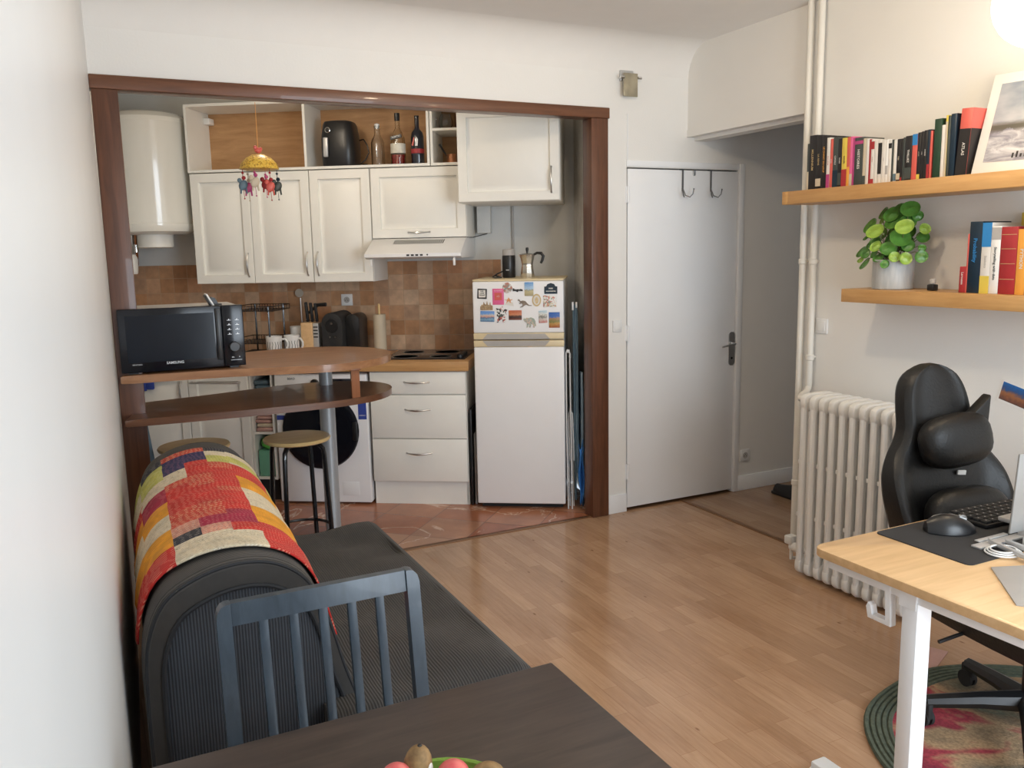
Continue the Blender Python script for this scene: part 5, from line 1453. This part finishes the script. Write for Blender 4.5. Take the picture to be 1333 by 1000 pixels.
# books standing behind
def bookb(lab, x0, x1, zt2, m_):
    mb = MB(((x0+x1)/2, -.02, zl)).mat(m_); mb.box(x0, x1, -.028, -.004, zl, zt2, .002)
    tag(mb.build('book', None, 'R'), lab, 'book', 'books on the lower shelf')
bookb('yellow book top showing behind the white and red books', 1.10, 1.145, 1.705, 'yellow')
bookb('dark navy book top showing behind the red volume', 1.165, 1.21, 1.71, 'navy')
# tiny device
O = (.823, -.15, zl)
t = thing('mini_figure', 'tiny black gadget standing on the lower shelf beside the plant', 'gadget', 'R', O)
mb = MB(O).mat('black'); mb.box(.807, .839, -.165, -.135, zl, zl+.026, .004); part(mb, 'base', t)
mb = MB(O).mat('greyplast'); mb.box(.811, .834, -.160, -.140, zl+.026, zl+.050, .007); part(mb, 'head', t)

# plant
pcx, pcy = .610, -.130
O = (pcx, pcy, zl)
t = thing('potted_plant', 'round leaved green plant in a grey zinc pot on the lower shelf', 'plant', 'R', O)
mb = MB(O).mat('pot'); mb.lathe([(0, 0), (.080, 0), (.084, .003), (.084, .118), (.086, .124), (.086, .128), (.081, .128), (.079, .11), (0, .11)], O, 40); part(mb, 'pot', t)
mb = MB(O).mat('soil'); mb.lathe([(0, .112), (.078, .11), (.078, .100), (0, .10)], O, 24); part(mb, 'soil', t)
# leaves: (x offset, z, y offset, radius, young?)
LV = [(-.005, 1.735, -.02, .035, 0), (.020, 1.752, .01, .030, 0), (-.055, 1.742, -.01, .028, 0), (.070, 1.755, .0, .038, 0), (.062, 1.70, .0, .033, 0), (.015, 1.70, -.03, .036, 0),
      (-.045, 1.665, -.07, .037, 1), (.095, 1.680, -.06, .036, 1), (-.115, 1.690, -.02, .036, 0), (-.150, 1.640, 0, .018, 0), (-.165, 1.575, -.01, .028, 0), (-.150, 1.540, -.03, .016, 1),
      (-.108, 1.570, -.05, .022, 0), (-.100, 1.525, -.06, .030, 0), (-.075, 1.62, -.03, .028, 0), (-.03, 1.60, -.08, .025, 1), (.02, 1.59, -.06, .034, 0), (.06, 1.635, -.04, .042, 0),
      (.085, 1.60, -.02, .026, 0), (.13, 1.67, .02, .024, 1), (.145, 1.59, -.01, .016, 0), (.160, 1.555, -.03, .025, 0), (.10, 1.548, -.05, .026, 1), (.06, 1.555, -.07, .022, 1),
      (-.02, 1.55, -.07, .024, 0), (-.085, 1.715, .02, .020, 1), (.035, 1.66, .03, .035, 0), (-.02, 1.655, .03, .032, 0), (.0, 1.63, -.01, .033, 0), (-.06, 1.57, -.05, .022, 0), (.03, 1.525, -.09, .018, 0), (.055, 1.74, .03, .022, 0),
      (-.09, 1.655, .02, .028, 0), (-.125, 1.655, .03, .024, 0), (.115, 1.635, .03, .026, 0), (-.135, 1.61, .01, .022, 0), (.0, 1.575, -.02, .030, 0), (.04, 1.61, .02, .034, 0), (-.05, 1.605, .03, .030, 0), (.085, 1.725, .03, .022, 0)]
mg, ms = MB(O), MB(O)
rnd = random.Random(3)
for dx, z, dy, r_, yg in LV:
    c = Vector((pcx+dx, pcy+dy, z-.015))
    r_ *= 1.03
    out = Vector((.045+dx*.55+.05*rnd.uniform(-1, 1), -.10+.03*rnd.uniform(-1, 1), .035+.06*rnd.random())).normalized()
    q = Vector((0, 0, 1)).rotation_difference(out).to_matrix()
    mg.mat('lime' if yg else 'green')
    n = 16; rings = []
    for k, (rr_, h) in enumerate(((.001, .004), (.35, .0015), (.75, -.001), (1.0, .003))):
        rings.append([c+q @ Vector((r_*rr_*math.cos(2*PI*i/n), r_*1.06*rr_*math.sin(2*PI*i/n), h*(1+.5*math.sin(2*2*PI*i/n))*.9)) for i in range(n)])
    rings2 = [[p-q @ Vector((0, 0, .0012)) for p in rg] for rg in rings[::-1]]
    mg.loft(rings+rings2, True, True)
    base = Vector((pcx+dx*.15, pcy+dy*.15, zl+.11)); midp = base.lerp(c, .5)+Vector((dx*.15, 0, .035))
    ms.mat('stem').tube([base, base.lerp(midp, .5)+Vector((0, 0, .012)), midp, midp.lerp(c, .6)+Vector((0, 0, .008)), c-q @ Vector((0, 0, .001))], .0018, 5)
part(mg, 'foliage', t, 'round green and lime leaves'); part(ms, 'stems', t)

# postcard on the wall
M['card'] = banded('night_city_card', [(0, (.10, .06, .05)), (.2, (.20, .08, .05)), (.45, (.35, .14, .06)), (.6, (.12, .10, .14)), (.7, (.03, .09, .25)), (1, (.02, .14, .42))], 2, 13, .5, jitter=.5, jscale=60)
O = (1.115, 0, .985)
t = thing('postcard', 'white bordered night city postcard stuck on the wall beside the chair', 'postcard', 'R', O)
t.rotation_euler = (Matrix.Rotation(FR['R'][1], 4, 'Z') @ Matrix.Rotation(math.radians(14), 4, 'Y')).to_euler()
mb = MB().mat('paper'); mb.box(-.072, .095, -.002, -.0006, -.045, .045); part(mb, 'card', t)
mb = MB().mat(M['card']); mb.box(-.066, .088, -.0026, -.0019, -.035, .039); part(mb, 'printed_picture', t)

# wall sconce
O = (.147, 0, 2.51)
t = thing('wall_sconce', 'small bronze glass wall light right of the brown beam', 'wall lamp', 'A', O)
mb = MB(O).mat('alu'); mb.box(.098, .185, -.018, 0, 2.535, 2.592, .003); part(mb, 'back_plate', t)
mb = MB(O).mat('smokeglass'); mb.box(.098, .192, -.050, -.042, 2.445, 2.572, .002); part(mb, 'glass_plate', t, 'bronze tinted glass plate')
for x in (.088, .204):
    mb = MB(O).mat('chrome'); mb.cyl((x-.012, -.050, 2.548), .008, .024, 12, 'x'); mb.tube([(x, -.045, 2.548), (x-.0, -.01, 2.548)], .004, 8); part(mb, 'clip', t)

# over-door hooks
HK = plain('dark_hook_metal', (.16, .16, .16), .35, .5)
def hook(x, label, rz):
    O = (x, 0, 2.056)
    t = thing('door_hook', label, 'hook', 'A', O, 'coat hooks over the door')
    mb = MB(O).mat(HK); mb.box(x-.010, x+.010, -.0035, .02, 2.054, 2.058); mb.box(x-.006, x+.006, -.004, -.0015, 1.93, 2.056, .001); part(mb, 'strap', t)
    for sg in (-1, 1):
        mb = MB(O).mat(HK); mb.tube([(x, -.004, 1.945), (x+sg*.008, -.020, 1.905), (x+sg*.022, -.045, 1.893), (x+sg*.036, -.055, 1.912), (x+sg*.042, -.055, 1.938)], .0032, 8); mb.ball((x+sg*.042, -.055, 1.94), .005, seg=8); part(mb, 'prong', t)
    return t
hook(.552, 'left double coat hook over the white door', 0)
hook(.765, 'right double coat hook over the white door', 0)
mb = MB((.635, 0, 2.03)).mat('steel'); mb.box(.627, .643, -.010, .003, 2.022, 2.056, .004)
tag(mb.build('door_bumper', None, 'A'), 'short dark metal stub between the two coat hooks', 'hook')

# shoe in the hall
O = (-.71, .625, 0)
t = thing('shoe', 'black shoe on the hall floor by the far baseboard', 'shoe', 'R', O)
mb = MB(O).mat('matteblack')
rings = []
for x, w, h in ((-.13, .02, .03), (-.115, .035, .045), (-.05, .042, .05), (.02, .038, .065), (.07, .034, .085), (.12, .034, .09), (.14, .02, .075)):
    rings.append([(-.71+x, 0.625+w*math.cos(a), .022+max(0, h*math.sin(a))) for a in [i*2*PI/14 for i in range(14)]])
mb.loft(rings); part(mb, 'upper', t)
mb = MB(O).mat('black'); mb.box(-.84, -.57, .585, .665, .0, .024, .008); part(mb, 'sole', t)

# ================================================================== DESK
O = (1.8, -.75, 0)
t = thing('standing_desk', 'light wood desk with white metal legs on the right', 'desk', 'R', O)
dx0, dx1, dy0, dy1 = 1.485, 2.170, -1.470, -.06
def rrect(x0, x1, y0, y1, r, z, n=6):
    p = []
    for cx_, cy_, a0 in ((x1-r, y1-r, 0), (x0+r, y1-r, 90), (x0+r, y0+r, 180), (x1-r, y0+r, 270)):
        for i in range(n+1): a = math.radians(a0+90*i/n); p.append((cx_+r*math.cos(a), cy_+r*math.sin(a), z))
    return p
mb = MB(O).mat('birch'); mb.prism(rrect(dx0, dx1, dy0, dy1, .035, .716), (0, 0, .024), .003, True); part(mb, 'desk_top', t)
for y in (-1.455, -.19):
    mb = MB(O).mat('deskwhite'); mb.box(1.784, 1.830, y, y+.055, .07, .690, .003); part(mb, 'leg', t)
    mb = MB(O).mat('deskwhite'); mb.box(1.775, 1.825, y-.002, y+.052, .670, .7155); mb.box(1.53, 2.12, y+.005, y+.058, .686, .715, .002); part(mb, 'top_bracket', t)
    mb = MB(O).mat('deskwhite'); mb.box(1.50, 2.10, y-.002, y+.054, .012, .07, .006); part(mb, 'foot', t)
mb = MB(O).mat('deskwhite'); mb.box(1.785, 1.815, -1.40, -.18, .665, .70); part(mb, 'crossbar', t)
mb = MB((1.70, -1.45, .64)).mat('deskwhite')
mb.prism([(1.742, -1.452, .715), (1.748, -1.452, .60), (1.748, -1.452, .595), (1.675, -1.452, .595), (1.668, -1.452, .625), (1.674, -1.452, .638), (1.684, -1.452, .632), (1.688, -1.452, .607), (1.733, -1.452, .607), (1.728, -1.452, .69), (1.715, -1.452, .707), (1.70, -1.452, .715)], (0, .022, 0), .001)
tag(mb.build('headset_hook', None, 'R'), 'white metal hook screwed under the desk edge', 'hook')

# desk mat
mb = MB((1.65, -.8, .7405)).mat('mat'); mb.prism(rrect(1.495, 1.805, -1.225, -.42, .018, .7402), (0, 0, .003), 0, True)
tag(mb.build('desk_mat', None, 'R'), 'black desk pad on the far edge of the desk', 'desk mat')
ZD = .7436
# mouse
O = (1.60, -1.03, ZD)
t = thing('computer_mouse', 'large dark ergonomic mouse on the black desk pad', 'mouse', 'R', O, rz=math.radians(60)); t.scale = (1.15, 1.2, 1.15)
mb = MB().mat('black')
rings = []
for i in range(11):
    u = i/10; x = -.062+.124*u; w = .038*math.sin(PI*min(1, u*.92+.06))**.5; h = .045*math.sin(PI*(u*.8+.15))**.7
    rings.append([(x, w*math.cos(a)*(1.0 if math.cos(a) < 0 else .9), max(0, h*math.sin(a)+.002)) for a in [k*2*PI/16 for k in range(16)]])
mb.loft(rings); part(mb, 'shell', t)
mb = MB().mat('greyplast'); mb.ball((.0, .024, .022), .045, .013, .018, 14); part(mb, 'side_panel', t, 'grey side panel')
mb = MB().mat('chrome'); mb.cyl((.030, -.003, .036), .010, .008, 16, 'y'); part(mb, 'scroll_wheel', t)
# keyboard
O = (1.585, -.72, ZD)
t = thing('keyboard', 'black keyboard on the desk pad between mouse and laptop', 'keyboard', 'R', O, rz=math.radians(-3))
mb = MB().mat('black'); mb.box(-.068, .068, -.20, .20, 0, .014, .004); part(mb, 'case', t)
mb0 = None
for r_ in range(5):
    for c_ in range(14):
        if mb0 is None:
            mb = MB().mat('matteblack'); mb.box(-.011, .011, -.0118, .0118, 0, .009, .0025); mb.mat('greyplast'); mb.box(-.002, .002, -.002, .002, .009, .0092)
            mb0 = part(mb, 'key', t); mb0.location = (-.052+r_*.026, -.182+c_*.028, .0135)
        else:
            k = mb0.copy(); COL.objects.link(k); k.parent = t; k.location = (-.052+r_*.026, -.182+c_*.028, .0135)
# laptop on stand, its back towards the photo
O = (1.74, -.72, ZD)
t = thing('laptop_stand', 'flat grey metal laptop stand at the right of the desk', 'stand', 'R', O)
mb = MB(O).mat('alu'); mb.box(1.715, 1.745, -1.095, -.65, ZD, ZD+.006, .001); mb.box(1.70, 1.715, -1.06, -.93, ZD+.006, ZD+.010, .001); part(mb, 'base_bar', t)
mb = MB(O).mat('alu'); mb.prism([(1.72, -1.03, ZD+.006), (1.735, -1.045, ZD+.006), (2.05, -1.14, ZD+.006), (2.05, -1.115, ZD+.006)], (0, 0, .012), .002); mb.prism([(1.745, -.99, ZD+.006), (1.755, -1.005, ZD+.006), (2.06, -1.07, ZD+.006), (2.06, -1.045, ZD+.006)], (0, 0, .012), .002); part(mb, 'support_arm', t)
O = (1.73, -.72, ZD+.02)
t = thing('laptop', 'open grey laptop seen from behind at the right edge', 'laptop', 'R', O)
mb = MB(O).mat('alu'); mb.box(1.66, 1.745, -.90, -.62, ZD+.030, ZD+.044, .003, rot=ZR(math.radians(0), 3, 'Y')); part(mb, 'keyboard_base', t)
mb = MB(O).mat(plain('laptop_shell', (.27, .26, .245), .45, .2)); mb.box(1.748, 1.755, -.985, -.60, ZD+.030, 1.010, .003, rot=ZR(math.radians(3), 3, 'Y'), piv=(1.75, -.72, ZD+.03)); part(mb, 'lid', t)
mb = MB(O).mat('alu'); mb.box(1.722, 1.744, -.90, -.66, ZD+.006, ZD+.030, .002); part(mb, 'riser', t)
# charger and cable
O = (1.79, -.98, .7405)
t = thing('charger', 'white power adapter with coiled white cable on the desk', 'charger', 'R', O)
mb = MB(O).mat('white'); mb.box(1.780, 1.83, -.97, -.84, .7435, .772, .006); part(mb, 'adapter', t)
mb = MB(O).mat('white')
for k in range(3):
    mb.tube([(1.790+(.042-.006*k)*math.cos(a)*1.0, -1.065+(.050-.007*k)*math.sin(a), .7475+.004*k) for a in [i*2*PI/24 for i in range(24)]], .0025, 6, closed=True)
part(mb, 'cable_coil', t)
mb = MB((1.9, -.9, .7402)).mat('greyplast'); mb.prism([(1.84, -1.19, .7402), (1.90, -1.04, .7402), (2.12, -1.04, .7402), (2.12, -1.30, .7402), (2.02, -1.36, .7402)], (0, 0, .004), .001)
tag(mb.build('plastic_sleeve', None, 'R'), 'grey flat plastic sleeve on the near part of the desk', 'sleeve')

# ================================================================== RUG
def rug_mat():
    m, nt, b = new_mat('braided_rug')
    v = coords(nt)
    s_ = nt.nodes.new('ShaderNodeSeparateXYZ'); nt.links.new(v, s_.inputs[0])
    n1 = noise(nt, v, 3.2, 3, .5, .7)
    c = ramp(nt, n1, [(.36, (.22, .02, .045)), (.45, (.34, .04, .06)), (.50, (.40, .27, .15)), (.58, (.22, .16, .10)), (.66, (.12, .14, .10)), (.75, (.42, .24, .14))])
    fine = ramp(nt, noise(nt, v, 90, 3), [(.3, (.7, .7, .7)), (.7, (1.2, 1.2, 1.2))])
    nt.links.new(mix(nt, 1.0, c, fine, 'MULTIPLY'), b.inputs['Base Color']); b.inputs['Roughness'].default_value = .95
    bump(nt, b, noise(nt, v, 120, 2), .6, .004)
    return m
M['rug'] = rug_mat(); M['ruggreen'] = two_noise('rug_border_green', [(.055, .070, .050), (.10, .12, .085)], 60, .95, (1, 1, 1))
rcx, rcy, ra, rb_ = 1.74, -.66, .53, .59
O = (rcx, rcy, 0)
t = thing('round_rug', 'braided oval rug with a dark green border under the desk chair', 'rug', 'R', O)
def ell(a_, b_, z, n=64): return [(rcx+a_*math.cos(2*PI*i/n)*(1+.012*math.sin(7*2*PI*i/n)), rcy+b_*math.sin(2*PI*i/n), z) for i in range(n)]
mb = MB(O).mat('rug'); mb.prism(ell(ra-.09, rb_-.09, .0), (0, 0, .010)); part(mb, 'braided_centre', t)
mb = MB(O).mat('ruggreen')
for k in range(5):
    e = ell(ra-.012-.018*k, rb_-.012-.018*k, .007); mb.tube(e, .0095, 6, closed=True)
part(mb, 'green_border', t, 'dark green braided border')

# ================================================================== GAMING CHAIR
GC = (1.570, 2.845)
t = thing('gaming_chair', 'black leatherette gaming chair with head and lumbar cushions at the desk', 'chair', 'W', (GC[0], GC[1], .010), rz=math.radians(16))
# local: front is -Y, back pivot at y=.0
def back_y(h): return .02+.23*h
hw = [(0, .19), (.10, .225), (.22, .262), (.34, .280), (.43, .272), (.50, .232), (.555, .185), (.60, .165), (.66, .160), (.72, .152), (.77, .135), (.81, .105), (.835, .065), (.845, .02)]
def hwf(h):
    for (a, b), (c, d_) in zip(hw, hw[1:]):
        if h <= c: return b+(d_-b)*(h-a)/(c-a)
    return .02
NB = 26; ZB = .385; HS = .915
front, backs = [], []
for i in range(NB+1):
    h = .845*(i/NB)**.92; w = hwf(h); y = back_y(h)
    wing = .085*max(0, math.sin(PI*min(1, h/.52)))**.8 if h < .52 else .02
    rowf, rowb = [], []
    for j in range(17):
        u = -1+2*j/16
        f = abs(u)
        yf_ = y-.035-wing*max(0, (f-.58)/.42)**1.2*1.0 - .012*math.cos(u*PI/2)
        if f > .97: yf_ += .025
        taper = min(1, (.845-h)/.08+.15)
        yb_ = y+.055*(1-.5*f**3)*taper
        rowf.append((u*w*.90, yf_*1.0, ZB+h*HS)); rowb.append((u*w*.90, yb_, ZB+h*HS))
    front.append(rowf); backs.append(rowb)
mb = MB().mat('leather')
rings = [f_+b_[::-1] for f_, b_ in zip(front, backs)]
mb.loft(rings, True, True); o = part(mb, 'backrest', t)
ss = o.modifiers.new('s', 'SUBSURF'); ss.levels = 1; ss.render_levels = 1
mb = MB().mat('leather')
mb.ball((.0, back_y(.52)-.085, ZB+.515), .142, .060, .094, 28, ZR(-.2, 3, 'X') @ ZR(-.12, 3, 'Y'), .72)
hp = part(mb, 'neck_pillow', t)
mb = MB().mat('leather'); mb.prism([(.150, back_y(.6)-.10, ZB+.665), (.06, back_y(.6)-.11, ZB+.60), (.10, back_y(.6)-.11, ZB+.50), (.142, back_y(.6)-.10, ZB+.50)], (0, .045, 0), .008); part(mb, 'pillow_ear', hp)
mb = MB().mat('leather'); mb.ball((.0, back_y(.22)-.095, ZB+.245), .165, .068, .122, 28, ZR(-.2, 3, 'X'), .72); part(mb, 'lumbar_cushion', t)
mb = MB().mat('paper'); mb.box(.022, .058, back_y(.41)-.058, back_y(.41)-.050, ZB+.385, ZB+.402, .002, rot=ZR(.1, 3, 'Y')); part(mb, 'strap_hole_patch', t, 'small white patch in place of a see-through strap opening')  # pale patch stands in for the wall showing through the harness hole
mb = MB().mat('leather')
rings = []
for i in range(13):
    u = i/12; y = -.60+.62*u
    e = .03*math.sin(PI*u)**.5
    rings.append([(x*(.24+.02*math.sin(PI*u)), y, z-.03) for x, z in ((-1, .40), (-1.06, .43), (-1.05, .49+e), (-.82, .50+e), (-.65, .455+e), (0, .45+e), (.65, .455+e), (.82, .50+e), (1.05, .49+e), (1.06, .43), (1, .40))])
mb.loft(rings, True, True); part(mb, 'seat_cushion', t)
mb = MB().mat('black'); mb.cyl((0, -.32, .10), .028, .26, 18); mb.box(-.12, .12, -.44, -.20, .345, .385, .006); part(mb, 'gas_lift', t)
mb = MB().mat('black'); mb.tube([(.05, -.24, .385), (-.33, -.30, .37), (-.36, -.30, .365)], .006, 8); part(mb, 'tilt_lever', t)
for k in range(5):
    a = math.radians(80+72*k); ca, sa = math.cos(a), math.sin(a)
    mb = MB().mat('black'); mb.tube([(0, -.32, .115), (.15*ca, -.32+.15*sa, .105), (.31*ca, -.32+.31*sa, .085)], [.038, .028, .022], 8); lg = part(mb, 'base_leg', t)
    mb = MB().mat('matteblack'); mb.cyl((.315*ca-.012, -.32+.315*sa, .030), .030, .010, 16, 'x'); mb.cyl((.315*ca+.008, -.32+.315*sa, .030), .030, .010, 16, 'x'); mb.box(.315*ca-.01, .315*ca+.01, -.35+.315*sa, -.30+.315*sa, .03, .085, .006); part(mb, 'caster', lg)

# leaflet behind the chair base
mb = MB((1.13, -.47, 0)).mat('pinkcloth'); mb.box(1.08, 1.19, -.56, -.38, 0, .004, .001, rot=ZR(.4, 3, 'Z'))
tag(mb.build('leaflet', None, 'R'), 'pale pink leaflet on the floor behind the desk chair', 'leaflet')

# ================================================================== LAMPS
M['globe'] = emit('lit_globe', (1.0, .86, .62), 9.0)
O = (1.40, -.42, 2.0)
gl = (1.42, -.50, 2.345)
t = thing('globe_pendant', 'glowing round pendant lamp at the upper right by the wall', 'lamp', 'R', (gl[0], gl[1], gl[2]))
mb = MB(gl).mat('globe'); mb.ball(gl, .14, .14, .14, 32); part(mb, 'globe', t)
mb = MB(gl).mat('white'); mb.cyl((gl[0], gl[1], gl[2]+.135), .02, .04, 16); mb.tube([(gl[0], gl[1], gl[2]+.15), (gl[0], gl[1], CE)], .003, 6); part(mb, 'cord', t)
kl = ('K', (-.2, -.75, CE))  # added fill lamp, hidden by the beam, to brighten the kitchen
t = thing('kitchen_fill_lamp', 'small round fill light added out of view on the kitchen ceiling behind the brown beam', 'lamp', 'K', (-.2, -.75, CE))
mb = MB((-.2, -.75, CE)).mat('white'); mb.cyl((-.2, -.75, CE-.012), .11, .0115, 28); part(mb, 'base', t)
mb = MB((-.2, -.75, CE)).mat(emit('kitchen_fill_glow', (1.0, .9, .75), 3.0)); mb.lathe([(0, CE-.05), (.06, CE-.046), (.09, CE-.03), (.10, CE-.012)], (-.2, -.75, 0), 28); part(mb, 'shade', t)
# ceiling lamp further into the room
cl2 = (.75, -1.45, 2.62)
t = thing('ceiling_lamp', 'opal ceiling lamp in the middle of the living room ceiling', 'lamp', 'R', (cl2[0], cl2[1], CE))
M['opal'] = emit('opal_lamp', (1.0, .88, .70), 6.0)
mb = MB((cl2[0], cl2[1], CE)).mat('opal'); mb.lathe([(0, CE-.07), (.08, CE-.065), (.13, CE-.035), (.14, CE-.012)], (cl2[0], cl2[1], 0), 32); part(mb, 'shade', t)
mb = MB((cl2[0], cl2[1], CE)).mat('white'); mb.cyl((cl2[0], cl2[1], CE-.014), .145, .0135, 32); part(mb, 'base', t)

def light(name, kind, loc, energy, color, size=.1, rot=None, sizey=None):
    l = bpy.data.lights.new(name, kind); l.energy = energy; l.color = color
    if kind == 'AREA':
        l.shape = 'RECTANGLE'; l.size = size; l.size_y = sizey or size
    else: l.shadow_soft_size = size
    o = bpy.data.objects.new(name, l); COL.objects.link(o); o.location = loc
    if rot: o.rotation_euler = rot
    return o
# daylight through the window: area light in the window opening, facing the room (+y of frame A)
wc = W('A', (wx0+wx1)/2, YB-.03, (wz0+wz1)/2)
light('window_daylight', 'AREA', wc, 112, (.80, .90, 1.0), wx1-wx0-.1, (math.radians(90), 0, FR['A'][1]), wz1-wz0-.1).rotation_euler = (math.radians(90), 0, FR['A'][1])
light('ceiling_lamp_light', 'POINT', W('R', cl2[0], cl2[1], 2.63), 24, (1.0, .80, .56), .07)
light('globe_light', 'POINT', W('R', gl[0], gl[1]-.0, gl[2]-.19), 5, (1.0, .76, .48), .05)

light('kitchen_fill_light', 'POINT', W('K', -.2, -.75, 2.60), 11, (1.0, .86, .68), .06)  # added fill that lifts the dim cabinet fronts and worktop
w = bpy.data.worlds.new('World'); sc.world = w; w.use_nodes = True
bg = w.node_tree.nodes['Background']; bg.inputs['Color'].default_value = (.75, .87, 1.0, 1); bg.inputs['Strength'].default_value = 1.0

# ================================================================== CAMERA
cam = bpy.data.cameras.new('Camera'); cam.sensor_width = 36; cam.lens = 36*1100/1333; cam.clip_start = .02; cam.clip_end = 50
co = bpy.data.objects.new('Camera', cam); COL.objects.link(co); sc.camera = co
p, r_ = math.radians(9.0), math.radians(1.13)
fwd = Vector((0, math.cos(p), -math.sin(p))); up_ = Vector((0, math.sin(p), math.cos(p))); rt = Vector((1, 0, 0))
rt2 = math.cos(r_)*rt-math.sin(r_)*up_; up2 = math.sin(r_)*rt+math.cos(r_)*up_
m3 = Matrix((rt2, up2, -fwd)).transposed()
co.matrix_world = Matrix.Translation((0, 0, 1.6)) @ m3.to_4x4()

sc.view_settings.view_transform = 'Standard'; sc.view_settings.look = 'None'
sc.view_settings.gamma = 1; sc.view_settings.use_curve_mapping = False
sc.view_settings.exposure = -0.22
sc.cycles.max_bounces = 8; sc.cycles.diffuse_bounces = 5
